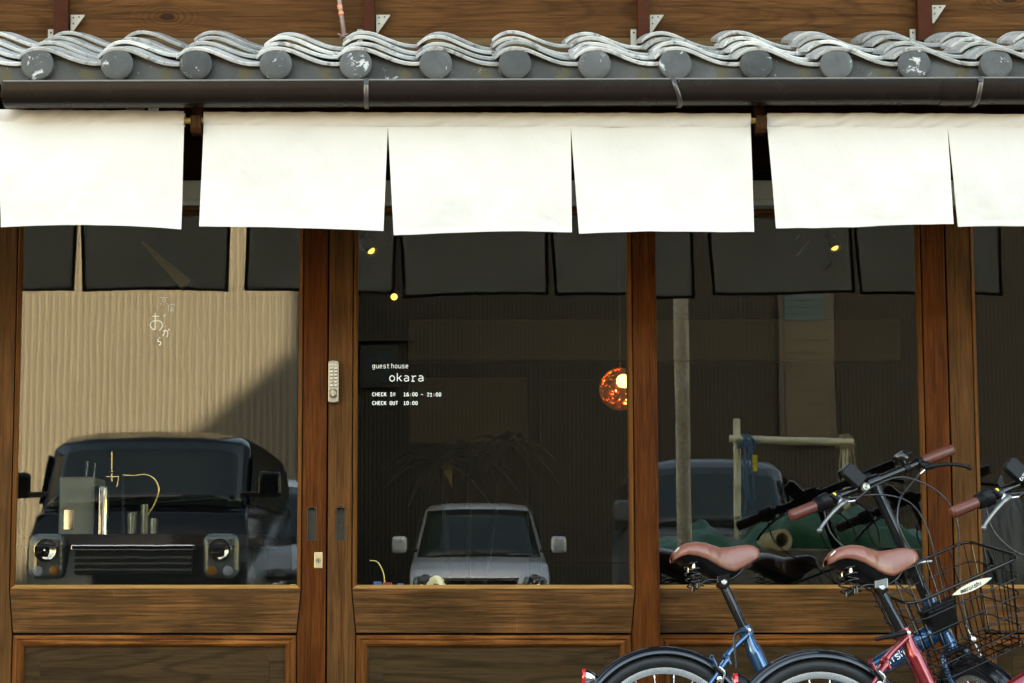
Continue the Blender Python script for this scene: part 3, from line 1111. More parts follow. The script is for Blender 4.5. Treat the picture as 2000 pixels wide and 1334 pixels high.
YC = 0.046
dA = make_door('sliding glass door with small white Japanese lettering and the black van reflected', -22, 640, 0.0, 'glass_wavy')
dB = make_door('sliding glass door with keypad lock and white opening hours lettering', 640, 1286, 0.0, 'glass', ('stile', 'stile2'))
dC = make_door('sliding glass door behind the blue bicycle and its brown saddle', 1224, 1855, YC, 'glass_wavy', ('stile', 'stile'))
dD = make_door('sliding glass door cut by the right edge of the photo', 1855, 2490, YC, 'glass', ('stile', 'stile2'))
for o in (dA, dB, dC, dD):
    for k in 'LR':
        md = o[k].modifiers.new('bevel', 'BEVEL')
        md.width, md.segments, md.limit_method, md.angle_limit = 0.0022, 2, 'ANGLE', R(35)


def finger_pull(door, stile, px, mat_in):
    a, b = U(px - 9, 1055, 0), U(px + 9, 990, 0)
    ww = (b.x - a.x) / 2
    cx = (a.x + b.x) / 2
    shp = lambda e: [(cx - ww - e, a.z - e), (cx + ww + e, a.z - e), (cx + ww + e, b.z - ww * 0.6)] + [(cx + (ww + e) * math.cos(R(t)), b.z - ww * 0.6 + (ww * 0.6 + e) * math.sin(R(t))) for t in range(20, 161, 20)] + [(cx - ww - e, b.z - ww * 0.6)]
    door[stile].modifiers.clear()
    cut(door[stile], MB().prism(shp(0.0012), -0.01, 0.0175))
    md = door[stile].modifiers.new('bevel', 'BEVEL')
    md.width, md.segments, md.limit_method, md.angle_limit = 0.0015, 2, 'ANGLE', R(35)
    o_, i_ = shp(0.0010), shp(-0.0016)
    n = len(o_)
    vs_ = [(x, -0.0012, z) for x, z in o_] + [(x, -0.0012, z) for x, z in i_] + [(x, 0.0145, z) for x, z in i_] + [(x, 0.0165, z) for x, z in o_]
    fs = []
    for i in range(n):
        j = (i + 1) % n
        fs += [(i, j, n + j, n + i), (n + i, n + j, 2 * n + j, 2 * n + i), (3 * n + i, 3 * n + j, j, i)]
    fs.append(tuple(range(2 * n, 3 * n)))
    fs.append(tuple(range(4 * n - 1, 3 * n - 1, -1)))
    return MB().add(vs_, fs).build('finger_pull', mat_in, door['root'], bevel=0.0006)


finger_pull(dA, 'R', 609, 'pullmetal')
finger_pull(dB, 'L', 665, 'pullmetal')
# key cylinder
a, b = U(613.5, 1110, 0), U(630, 1078.5, 0)
kp = MB().box(a.x, b.x, -0.004, 0.001, a.z, b.z).build('key_plate', 'brassy', dA['root'], bevel=0.0025, seg=3)
cx, cz = (a.x + b.x) / 2, (a.z + b.z) / 2 - 0.001
MB().lathe([(0.0001, 0.0012), (0.0055, 0.0012), (0.0058, 0.0042), (0.0082, 0.0042), (0.0086, 0.0)], 24, (cx, -0.0038, cz), (0, -1, 0)).build('key_cylinder', 'steel', kp, smooth=35)
MB().box(cx - 0.0009, cx + 0.0009, -0.0056, -0.0045, cz - 0.0042, cz + 0.0026).build('key_slot', 'hole', kp)
# screw holes left in the stiles
for (px_, py_, dd) in ((608, 830, dA), (608, 840, dA), (669, 832, dB), (669, 842, dB), (661, 1170, dB), (657, 1208, dB)):
    c = U(px_, py_, 0)
    MB().lathe([(0.0022, 0.0012), (0.0019, 0.0018), (0.0001, 0.0018)], 10, (c.x, 0.0012, c.z), (0, -1, 0)).build('screw_hole', 'hole', dd['root'])
# keypad lock
a, b = U(641.5, 788, 0), U(662, 704.5, 0)
cx = (a.x + b.x) / 2
hw = (b.x - a.x) / 2
poly = [(a.x, a.z + 0.003)] + [(cx + hw * t, a.z + 0.003 - 0.003 * (1 - t * t)) for t in (-0.6, 0, 0.6)] + [(b.x, a.z + 0.003), (b.x, b.z - 0.004)] + [(cx + hw * t, b.z - 0.004 + 0.004 * (1 - t * t)) for t in (0.6, 0, -0.6)] + [(a.x, b.z - 0.004)]
lock = MB().prism(poly, -0.020, -0.0005).build('keypad_lock', 'steel', dB['root'], bevel=0.003, seg=3)
for r_ in range(6):
    for q in (-1, 1):
        c = U(0, 720.5 + r_ * 6.7, 0)
        bx = cx + q * 0.0068 + 0.0008
        MB().box(bx - 0.0047, bx + 0.0047, -0.0262, -0.0195, c.z - 0.0034, c.z + 0.0034).build('button', 'button', lock, bevel=0.0016, seg=3)
kz = U(0, 769.5, 0).z
kn = MB().lathe([(0.0138, 0.0), (0.0138, 0.004), (0.0125, 0.0055), (0.0115, 0.0065), (0.0112, 0.013), (0.0100, 0.015), (0.0001, 0.0152)], 32, (cx, -0.020, kz), (0, -1, 0)).build('thumb_knob', 'steel', lock, smooth=35)
MB().box(cx - 0.0028, cx + 0.0028, -0.041, -0.033, kz - 0.0115, kz + 0.0115).build('knob_grip', 'steel', lock, bevel=0.0012)
pz = U(0, 713, 0).z
letters('lock_lettering', 'DIGITAL', (cx - 0.0118, -0.0205, pz - 0.002), (1, 0, 0), (0, 0, 1), 0.0050, 0.0034, 0.0008, 'white', lock)

# white lettering on the two door panes (on the outer face of the glass)
YL = 0.0134


def pane_text(name, text, px, py, em_px, adv_px, w_px, parent, xs=1.0):
    o = U(px, py, YL)
    k = 6.52 / 4000
    letters(name, text, o, (1, 0, 0), (0, 0, 1), em_px * k, adv_px * k, w_px * k, 'white', parent, 0.25, xs)


pB = dB['pane']
pane_text('guest_lettering', 'guest', 727, 719, 12.6, 7.1, 1.25, pB, 0.9)
pane_text('house_lettering', 'house', 764, 719, 12.6, 7.0, 1.25, pB, 0.9)
pane_text('name_lettering', 'okara', 760, 744.5, 21.5, 14.1, 1.8, pB, 1.1)
pane_text('check_in_lettering', 'CHECK IN', 727, 773.5, 9.4, 5.75, 1.5, pB, 1.0)
pane_text('check_in_lettering', '16:00', 788, 773.5, 9.4, 5.75, 1.5, pB, 1.0)
pane_text('check_in_lettering', '~', 821.5, 773.5, 9.4, 5.75, 1.5, pB, 1.0)
pane_text('check_in_lettering', '21:00', 834, 773.9, 9.4, 5.75, 1.5, pB, 1.0)
pane_text('check_out_lettering', 'CHECK OUT', 727, 790.6, 9.4, 5.7, 1.5, pB, 1.0)
pane_text('check_out_lettering', '10:00', 788, 790.6, 9.4, 5.75, 1.5, pB, 1.0)

KANA = [
    (8, [[(767, 165), (767, 185)], [(690, 203), (838, 203)], [(740, 232), (790, 232), (796, 238), (796, 272), (790, 278), (740, 278), (735, 272), (735, 238), (740, 232)], [(763, 290), (763, 332), (750, 345)], [(722, 303), (707, 318), (690, 332)], [(805, 303), (820, 316), (835, 332)]]),
    (8, [[(915, 318), (915, 330)], [(872, 345), (875, 332), (958, 332), (956, 348)], [(868, 345), (850, 355), (832, 366)], [(864, 372), (848, 388), (830, 402)], [(852, 398), (852, 465)], [(890, 374), (952, 374)], [(920, 376), (912, 402)], [(893, 412), (943, 412), (943, 463), (893, 463), (893, 412)], [(893, 437), (943, 437)]]),
    (22, [[(773, 517), (773, 552)]]),
    (16, [[(540, 550), (676, 550)], [(602, 495), (602, 785), (596, 796), (580, 798), (548, 783), (522, 752), (512, 715), (518, 682), (545, 652), (590, 634), (640, 631), (690, 642), (722, 668), (735, 705), (730, 752), (708, 788), (680, 810)]]),
    (12, [[(742, 822), (815, 820), (832, 828), (838, 845), (832, 918), (815, 935)], [(786, 795), (776, 850), (742, 920)], [(845, 785), (870, 815)]]),
    (12, [[(678, 945), (696, 960)], [(656, 972), (653, 1027), (688, 1016), (707, 1038), (702, 1068), (672, 1086)]]),
]
for w, strokes in KANA:
    mb = MB()
    for st in strokes:
        pts = [U(240 + x / 9.53, 560 + y / 9.53, YL) for x, y in st]
        if len(pts) > 6 and st[0] != st[-1]:
            pts = pts[:2] + spline(pts[2:], 4) if w == 16 else pts
        mb.tube(pts, w / 9.53 * 6.52 / 4000 / 2 * 1.3, 6, flat=0.25)
    mb.build('japanese_character', 'white', dA['pane'], smooth=60)

# ------------------------------------------------------------------ inside the room
M['bulb'] = emit_mat('warm_bulb', (1.0, 0.66, 0.17), 0.17)
M['pendant_bulb'] = emit_mat('pendant_bulb', (1.0, 0.62, 0.28), 0.35)
M['rattan'] = cloth_mat('woven_rattan', (0.70, 0.37, 0.19), 0.5)
M['blackm'] = plain('black_metal', (0.012, 0.012, 0.012), 0.35, 0.3, 0.2)
M['brass'] = plain('polished_brass', (0.80, 0.55, 0.22), 0.2, 1.0, 0.1)
M['enamel'] = plain('cream_enamel', (0.26, 0.235, 0.165), 0.35, 0, 0.06)
M['chrome'] = plain('chrome', (0.75, 0.74, 0.71), 0.09, 1.0, 0.04)
M['counter'] = wood('counter_wood', (0.010, 0.006, 0.004), (0.026, 0.015, 0.008), 'X', 0.0, 0.4)
M['leaf'] = plain('dark_leaf', (0.006, 0.009, 0.003), 0.4, 0, 0.35, 20, spec=0.05)
M['leafy'] = plain('yellow_leaf', (0.10, 0.065, 0.012), 0.5, 0, 0.25, 20, spec=0.05)
M['stem'] = plain('plant_stem', (0.012, 0.010, 0.006), 0.6, 0, 0.3, spec=0.05)
M['pot'] = plain('clay_pot', (0.22, 0.12, 0.07), 0.6, 0, 0.2)
M['bottle'] = plain('dark_bottle', (0.010, 0.013, 0.010), 0.12, 0, 0.1)
M['straw'] = plain('straw_brush', (0.50, 0.38, 0.19), 0.8, 0, 0.25, 80, 0.4)
M['redp'] = plain('red_plastic', (0.40, 0.03, 0.02), 0.4)
M['yellow'] = plain('yellow_tag', (0.65, 0.50, 0.03), 0.5)
M['bluep'] = plain('blue_plastic', (0.05, 0.14, 0.34), 0.4)
M['clearg'] = glass_mat('clear_glassware')

# spotlights
for i, (px_, py_, yy, dr, lab) in enumerate(((726, 491, 1.6, (0.5, -0.5, -0.7), 'small lit spotlight high behind the lettered door, upper of two'),
                                             (770, 580, 2.6, (0.15, -0.9, -0.25), 'small lit spotlight below the other one behind the lettered door'),
                                             (1631, 485, 1.7, (0.25, -0.45, -0.8), 'small lit spotlight behind the glass above the blue bicycle'))):
    c = U(px_, py_, yy)
    t = thing('spotlight', lab, 'lamp', (c.x, c.y, c.z), 'ceiling spotlights in the dim room')
    d = Vector(dr).normalized()
    MB().lathe([(0.014, -0.075), (0.023, -0.06), (0.025, -0.004), (0.0235, 0.004), (0.021, 0.004), (0.0205, -0.004)], 20, c, d, (0.3, 0.2, 1), ).build('shade', 'blackm', t, smooth=40)
    MB().lathe([(0.0001, 0.006), (0.009, 0.004), (0.0155, -0.0035), (0.0001, -0.0038)], 16, c, d, (0.3, 0.2, 1)).build('bulb', 'bulb', t, smooth=50)
    MB().tube([c - d * 0.05, c - d * 0.05 + Vector((0, 0, 0.05)), Vector((c.x - d.x * 0.05, c.y - d.y * 0.05, 2.62))], 0.006, 8).build('arm', 'blackm', t)
# pendant of woven rattan
c = U(1212, 760, 1.3)
t = thing('pendant_lamp', 'glowing orange woven ball lamp half hidden by the dark door stile', 'lamp', c)
sh = MB()
rp = 0.078
rs_ = random.Random(5)
for i in range(120):
    ax = Vector((rs_.gauss(0, 1), rs_.gauss(0, 1), rs_.gauss(0, 1))).normalized()
    a = ax.orthogonal().normalized()
    b = ax.cross(a)
    off = rs_.uniform(-0.55, 0.55) * rp
    rr = math.sqrt(rp * rp - off * off) + rs_.uniform(-0.0015, 0.0015)
    sh.tube([c + ax * off + (a * math.cos(w) + b * math.sin(w)) * rr for w in [2 * math.pi * k / 26 for k in range(26)]], 0.0030, 5, closed=True)
sh.build('woven_shade', 'rattan', t, smooth=60)
MB().ball(c + Vector((0.004, -0.054, 0.018)), 0.034, 16).build('bulb', 'pendant_bulb', t, smooth=60)
pl_ = bpy.data.lights.new('pendant_light', 'POINT')
pl_.energy = 1.3
pl_.color = (1.0, 0.62, 0.30)
pl_.shadow_soft_size = 0.03
plo_ = bpy.data.objects.new('pendant_light', pl_)
C.objects.link(plo_)
plo_.parent = t
MB().tube([c + Vector((0, 0, rp * 0.9)), Vector((c.x, c.y, 2.62))], 0.0025, 6).build('cord', 'blackm', t)
# gilt streaks seen near the right spotlight: hanging brass rods of a mobile
c = U(1560, 480, 1.9)
t = thing('brass_mobile', 'thin brass rods hanging in the dim room behind the right curtain', 'ornament', c)
for (a, b) in (((1553, 470), (1561, 460)), ((1556, 500), (1570, 481)), ((1562, 492), (1580, 472)), ((1609, 528), (1624, 513))):
    MB().tube([U(*a, 1.9), U(*b, 1.92)], 0.0035, 8).build('rod', 'brass', t, smooth=60)
MB().tube([U(1556, 500, 1.9), U(1570, 481, 1.92), Vector((c.x, 1.9, 2.62))], 0.0008, 5).build('thread', 'blackm', t)
# slanted timber of the stair seen high in the left pane
a, b = U(283, 478, 1.5), U(362, 552, 1.5)
dv = (b - a).normalized()
nv = Vector((dv.z, 0, -dv.x))
M['beamwood'] = plain('pale_stair_wood', (0.50, 0.30, 0.09), 0.6, 0, 0.1, 5)
a2, b2 = a - dv * 0.02, b - dv * 0.0
poly = [a2 + nv * 0.004, b2 + nv * 0.028, b2 - nv * 0.022, a2 - nv * 0.006]
t = thing('stair_string', 'slanted pale stair timber high behind the left glass', 'stair', (a.x, 1.5, a.z))
MB().prism([(p.x, p.z) for p in poly], 1.5, 1.56).build('stringer', 'beamwood', t, bevel=0.003)

# counter with tap and glassware behind the left pane
YK = 0.75
zc = U(200, 1046, YK).z
t = thing('bar_counter', 'dark wooden counter inside behind the left glass', 'counter', (-1.2, YK, 0.03))
MB().box(-2.2, -0.62, YK - 0.22, YK + 0.38, zc - 0.04, zc).build('counter_top', 'counter', t, bevel=0.004)
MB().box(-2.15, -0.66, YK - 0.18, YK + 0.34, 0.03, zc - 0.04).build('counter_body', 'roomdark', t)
a, b = U(116, 1045, YK), U(188, 932, YK)
o = thing('steel_box', 'cream enamelled machine box standing on the counter', 'box', ((a.x + b.x) / 2, YK, zc))
MB().box(a.x, b.x, YK - 0.03, YK + 0.2, zc, b.z).build('case', 'enamel', o, bevel=0.006)
MB().box(a.x + 0.02, a.x + 0.055, YK - 0.034, YK - 0.0302, zc + 0.02, zc + 0.09).build('front_plate', 'chrome', o, bevel=0.001)
a, b = U(186, 1045, YK), U(222, 952, YK)
cx_, rr = (a.x + b.x) / 2, (b.x - a.x) / 2
o = MB().lathe([(rr, 0), (rr, 0.012), (rr * 0.96, 0.02), (rr * 0.96, b.z - zc - 0.01), (rr, b.z - zc), (rr * 0.93, b.z - zc), (rr * 0.9, 0.02), (0.0001, 0.02)], 28, (cx_, YK - 0.06, zc)).build('steel_pitcher', 'chrome', None, smooth=40)
tag(o, 'shiny steel pitcher on the counter beside the cream box', 'pitcher')
for i, (px_, top, r_) in enumerate(((166, 900, 0.026), (181, 905, 0.022))):
    c = U(px_, 1045, YK + 0.3)
    tz = U(px_, top, YK + 0.3).z
    hgt = tz - zc
    o = MB().lathe([(r_, 0), (r_, hgt * 0.6), (r_ * 0.4, hgt * 0.78), (r_ * 0.4, hgt), (0.0001, hgt)], 18, (c.x, YK + 0.3, zc)).build('dark_bottle', 'bottle', None, smooth=40)
    tag(o, ('taller' if i == 0 else 'shorter') + ' dark bottle behind the cream box on the counter', 'bottle', 'bottles on the counter')
for i, (px_, top, r_) in enumerate(((258, 1000, 0.018), (283, 985, 0.017), (300, 1012, 0.016))):
    c = U(px_, 1045, YK - 0.1)
    tz = U(px_, top, YK - 0.1).z
    o = MB().lathe([(r_ * 0.85, 0), (r_, tz - zc), (r_ * 0.92, tz - zc), (r_ * 0.78, 0.006), (0.0001, 0.006)], 20, (c.x, YK - 0.1, zc)).build('drinking_glass', 'clearg', None, smooth=40)
    tag(o, ('left', 'tallest', 'right')[i] + ' drinking glass under the curved brass spout', 'glass', 'glasses under the tap')
YT = YK - 0.05
t = thing('brass_tap', 'polished brass tap with long curved spout above the counter', 'tap', U(218, 1045, YT))
MB().tube([U(218, 882, YT), U(218, 918, YT)], 0.003, 10).build('lever', 'brass', t, smooth=60)
MB().ball(U(218, 921, YT), 0.008, 12).build('joint', 'brass', t, smooth=60)
MB().tube([U(207, 931, YT), U(232, 931, YT), U(228, 951, YT)], 0.0042, 10).build('handle', 'brass', t, smooth=50)
MB().tube([U(218, 921, YT), U(218, 940, YT)], 0.0035, 10).build('neck', 'brass', t, smooth=60)
MB().tube(spline([U(240, 928, YT), U(262, 929, YT), U(285, 927, YT), U(303, 937, YT), U(310, 957, YT), U(303, 982, YT), U(289, 1006, YT)], 8), 0.0042, 10).build('spout', 'brass', t, smooth=60)
MB().tube([U(240, 928, YT), U(240, 1045, YT + 0.03)], 0.006, 10).build('column', 'blackm', t, smooth=60)

# tall leafy plant behind the lettered pane
c = U(905, 1120, 1.4)
t = thing('potted_plant', 'tall dark leafy plant dim behind the lettered door', 'plant', (c.x, 1.4, 0.03))
MB().lathe([(0.11, 0), (0.15, 0.28), (0.16, 0.30), (0.14, 0.30), (0.13, 0.27), (0.0001, 0.26)], 24, (c.x, 1.4, 0.03)).build('pot', 'pot', t, smooth=40)
tops = []
for (bx, tx, ty) in ((868, 862, 905), (893, 915, 880), (900, 985, 862)):
    a, b = U(bx, 1150, 1.4), U(tx, ty, 1.4)
    a.z = 0.29
    MB().tube(spline([a, a.lerp(b, 0.5) + Vector((0.02, 0, 0)), b], 5), 0.009, 8).build('stalk', 'stem', t, smooth=60)
    tops.append(b)
rl = random.Random(11)
for b in tops:
    for i in range(15):
        an = rl.uniform(0, 2 * math.pi)
        ln = rl.uniform(0.14, 0.27)
        el = rl.uniform(-0.2, 0.8)
        pts = []
        for k in range(6):
            s_ = k / 5
            pts.append(b + Vector((math.cos(an) * ln * s_, math.sin(an) * ln * s_ * 0.8, ln * (el * s_ - 0.75 * s_ * s_))))
        side = Vector((-math.sin(an), math.cos(an), 0.2)) * 0.022
        wv = [0.3, 0.85, 1.0, 0.8, 0.45, 0.05]
        vs_ = []
        for p, w in zip(pts, wv):
            vs_ += [p - side * w + Vector((0, 0, 0.004 * w)), p, p + side * w + Vector((0, 0, 0.004 * w))]
        fs = []
        for k in range(5):
            fs += [(3 * k, 3 * k + 1, 3 * k + 4, 3 * k + 3), (3 * k + 1, 3 * k + 2, 3 * k + 5, 3 * k + 4)]
        MB().add(vs_, fs).build('leaf', 'leafy' if i == 3 and b is tops[0] else 'leaf', t, smooth=60)
# small things on the window ledge inside
YS = 0.16
zs = U(0, 1146, YS).z
ld = MB().box(-1.40, 1.75, 0.10, 0.24, zs - 0.03, zs).build('window_ledge', 'counter', house, bevel=0.003)
o = thing('straw_brush', 'small fan shaped straw brush on the ledge behind the glass', 'brush', U(852, 1146, YS))
c = U(852, 1146, YS)
c.z = zs
fan = [(c.x + 0.030 * math.cos(R(a)) * (1 + 0.12 * math.sin(a * 0.9)), c.z + 0.036 * math.sin(R(a))) for a in range(0, 181, 9)]
MB().prism([(c.x - 0.012, c.z + 0.0)] + fan[::-1] + [(c.x + 0.012, c.z)], YS - 0.008, YS + 0.008).build('bristles', 'straw', o, bevel=0.003)
MB().box(c.x - 0.010, c.x + 0.010, YS - 0.01, YS + 0.01, c.z, c.z + 0.010).build('binding', 'stem', o, bevel=0.002)
for i, (px_, w, mt, nm, lb) in enumerate(((737, 0.013, 'bluep', 'blue_block', 'small blue block on the ledge behind the lettered door'), (756, 0.016, 'redp', 'red_block', 'small red block on the ledge next to the blue one'), (782, 0.010, 'bluep', 'blue_peg', 'tiny blue peg right of the red block on the ledge'), (572, 0.010, 'yellow', 'yellow_block', 'small yellow block on the ledge at the right end of the left pane'))):
    c = U(px_, 1146, YS)
    o = MB().box(c.x - w, c.x + w, YS - 0.012, YS + 0.012, zs, zs + 0.017 - 0.003 * i).build(nm, mt, None, bevel=0.003)
    tag(o, lb, 'toy block')
o = MB().tube(spline([U(722, 1095, 0.3), U(737, 1098, 0.3), U(748, 1118, 0.3), U(752, 1146, 0.3)], 6), 0.003, 8).build('brass_hoop', 'brass', None, smooth=60)
tag(o, 'thin curved brass hoop low behind the lettered door', 'hoop')

# ------------------------------------------------------------------ across the street (seen mirrored in the glass)
M['siding'] = plain('beige_siding', (0.165, 0.146, 0.114), 0.6, 0, 0.08, 3, spec=0.1)
M['siding2'] = plain('grey_brown_siding', (0.034, 0.030, 0.024), 0.6, 0, 0.08, 3, spec=0.1)
M['carblack'] = plain('black_car_paint', (0.006, 0.007, 0.0075), 0.08, 0, 0.1, spec=0.35)
M['carsilver'] = plain('silver_car_paint', (0.56, 0.57, 0.57), 0.3, 0.45, 0.04, coat=1.0)
M['carwhite'] = plain('white_car_paint', (0.6, 0.61, 0.62), 0.3, 0, 0.03, coat=1.0)
M['cargrey'] = plain('grey_car_paint', (0.085, 0.088, 0.085), 0.35, 0.2, 0.05, coat=0.6)
M['carglass'] = plain('car_window_glass', (0.018, 0.027, 0.024), 0.04, 0, 0.1, spec=0.4)
M['lens'] = plain('headlight_lens', (0.22, 0.25, 0.225), 0.06, 0.3, 0.15, coat=1.0)
M['amber'] = plain('amber_lens', (0.55, 0.20, 0.03), 0.15)
M['rubber'] = plain('rubber', (0.018, 0.018, 0.018), 0.6, 0, 0.2, 60)
M['green'] = plain('green_tarp', (0.008, 0.090, 0.036), 0.38, 0, 0.3, 8, 0.3)
M['greytarp'] = plain('grey_cover', (0.17, 0.16, 0.14), 0.45, 0, 0.2, 8, 0.3)
M['rust'] = plain('mottled_rusty_steel', (0.92, 0.54, 0.37), 0.55, 0.0, 0.6, 45, 0.2, spec=0.1)
M['rope'] = plain('blue_rope', (0.05, 0.14, 0.22), 0.7)
M['strawrope'] = plain('straw_rope', (0.33, 0.25, 0.13), 0.8, 0, 0.3)
M['teal'] = plain('teal_shutter', (0.008, 0.04, 0.05), 0.5)
M['tan'] = plain('tan_slats', (0.05, 0.038, 0.019), 0.6)


def corrugated(name, x0, x1, y, z0, z1, pitch, depth, mat, parent):
    mb = MB()
    n = int((x1 - x0) / pitch)
    prof = []
    for i in range(n):
        x = x0 + i * pitch
        prof += [(x, 0), (x + pitch * 0.2, depth * 0.15), (x + pitch * 0.35, depth * 0.7), (x + pitch * 0.5, depth), (x + pitch * 0.65, depth * 0.7), (x + pitch * 0.8, depth * 0.15)]
    prof.append((x0 + n * pitch, 0))
    m = len(prof)
    vs_ = [(x, y + d, z0) for x, d in prof] + [(x, y + d, z1) for x, d in prof]
    mb.add(vs_, [(i, i + 1, m + i + 1, m + i) for i in range(m - 1)])
    return mb.build(name, mat, parent)


wx = -1.56
lw_ = thing('siding_building', 'tall beige ribbed building across the street, mirrored in the left door', 'building', (-8, -18, 0))
MB().box(-16, wx - 0.01, -26, -15.06, 0, 6.3).build('wall_core', 'siding', lw_)
corrugated('ribbed_siding', -16, wx, -15.03, 0.25, 6.3, 0.070, 0.030, 'siding', lw_)
MB().box(-16.3, wx + 0.15, -26.2, -14.8, 6.3, 6.5).build('roof_slab', 'siding2', lw_)
rw = thing('ribbed_warehouse', 'dim ribbed grey brown building behind the silver car, mirrored in the glass', 'building', (5, -22, 0))
MB().box(wx, 22, -27, -20.06, 0, 6.0).build('wall_core', 'siding2', rw)
corrugated('ribbed_siding', wx, 22, -20.03, 0.2, 6.0, 0.055, 0.007, 'siding2', rw)
MB().box(wx - 0.2, 22.2, -27.2, -19.8, 6.0, 6.2).build('roof_slab', 'siding2', rw)


def VX(px, q):
    return (px - 870) / 4000 * (DIST + q) * 1.0


def VZ(py, q):
    return U(870, py, q).z


q = 20
wz0, wz1 = VZ(757, q), VZ(675, q)
wxa, wxb = VX(703, q), VX(778, q)
wf_ = MB().box(wxa, wxb, -20.0, -19.93, wz0, wz1).build('window', 'blackm', rw)
for k in range(2):
    xa = wxa + 0.07 + k * (wxb - wxa - 0.1) / 2
    MB().box(xa, xa + (wxb - wxa - 0.16) / 2, -19.94, -19.92, wz0 + 0.05, wz1 - 0.05).build('pane', 'carglass', wf_)
MB().box(wxa - 0.15, wxb + 0.2, -20.0, -19.85, wz1 + 0.05, wz1 + 0.09).build('window_hood', 'siding2', rw)
sx0, sx1 = VX(1538, q), VX(1626, q)
sh_ = MB().box(sx0 - 0.08, sx1 + 0.08, -20.0, -19.95, VZ(870, q), VZ(560, q)).build('shutter_bay', 'blackm', rw)
zz = VZ(640, q)
n_ = 9
for k in range(n_):
    h0 = VZ(865, q) + k * (zz - VZ(865, q)) / n_
    MB().box(sx0, sx1, -19.95, -19.93, h0 + 0.01, h0 + (zz - VZ(865, q)) / n_).build('slat', 'tan', sh_)
for k in range(4):
    h0 = VZ(625, q) + k * 0.09
    MB().box(sx0, sx1 - 0.05, -19.95, -19.92, h0, h0 + 0.08).build('slat', 'teal', sh_)

# unseen block added behind the guest house, outlined to cast the slanted shadow
ab = thing('shadow_block', 'tall pale unseen block added behind the guest house to cast the slanted shadow', 'building', (3, 12, 0))
M['render'] = plain('pale_render', (0.55, 0.52, 0.47), 0.8, 0, 0.08, 2)
zs_ = math.tan(SUN_EL) * 25.0
pA, pB_ = (VX(360, 15), VZ(850, 15) + zs_), (VX(565, 15), VZ(682, 15) + zs_)
slope = (pB_[1] - pA[1]) / (pB_[0] - pA[0])
xs0 = -9.0
MB().prism([(xs0, 0), (xs0, pA[1] + slope * (xs0 - pA[0])), pB_, (pB_[0] + 0.02, 21.0), (9, 21.0), (9, 0)], 10.0, 17.0).build('block_wall', 'render', ab)
for fl in range(6):
    for k in range(5):
        xw = -0.6 + k * 2.1
        wo_ = MB().box(xw, xw + 1.3, 9.95, 10.02, 8.2 + fl * 2.05 - 0.9, 8.2 + fl * 2.05 + 0.5).build('window', 'blackm', ab)
        MB().box(xw + 0.06, xw + 1.24, 9.93, 9.951, 8.2 + fl * 2.05 - 0.84, 8.2 + fl * 2.05 + 0.44).build('pane', 'carglass', wo_)


# ------------------------------------------------------------------ vehicles
def wheel(parent, x, y, r, w, rimmat='chrome'):
    s = 1 if x > 0 else -1
    ty = MB().lathe([(r * 0.66, -w / 2), (r * 0.93, -w / 2), (r, -w * 0.33), (r, w * 0.33), (r * 0.93, w / 2), (r * 0.66, w / 2)], 28, (x, y, r), (1, 0, 0), (0, 0, 1), closed=True).build('wheel', 'rubber', parent, smooth=40)
    MB().lathe([(0.0001, w * 0.30), (r * 0.25, w * 0.32), (r * 0.5, w * 0.22), (r * 0.66, w * 0.42), (r * 0.66, -w * 0.3), (0.0001, -w * 0.3)], 28, (x, y, r), (s, 0, 0), (0, 0, 1)).build('rim', rimmat, ty, smooth=40)


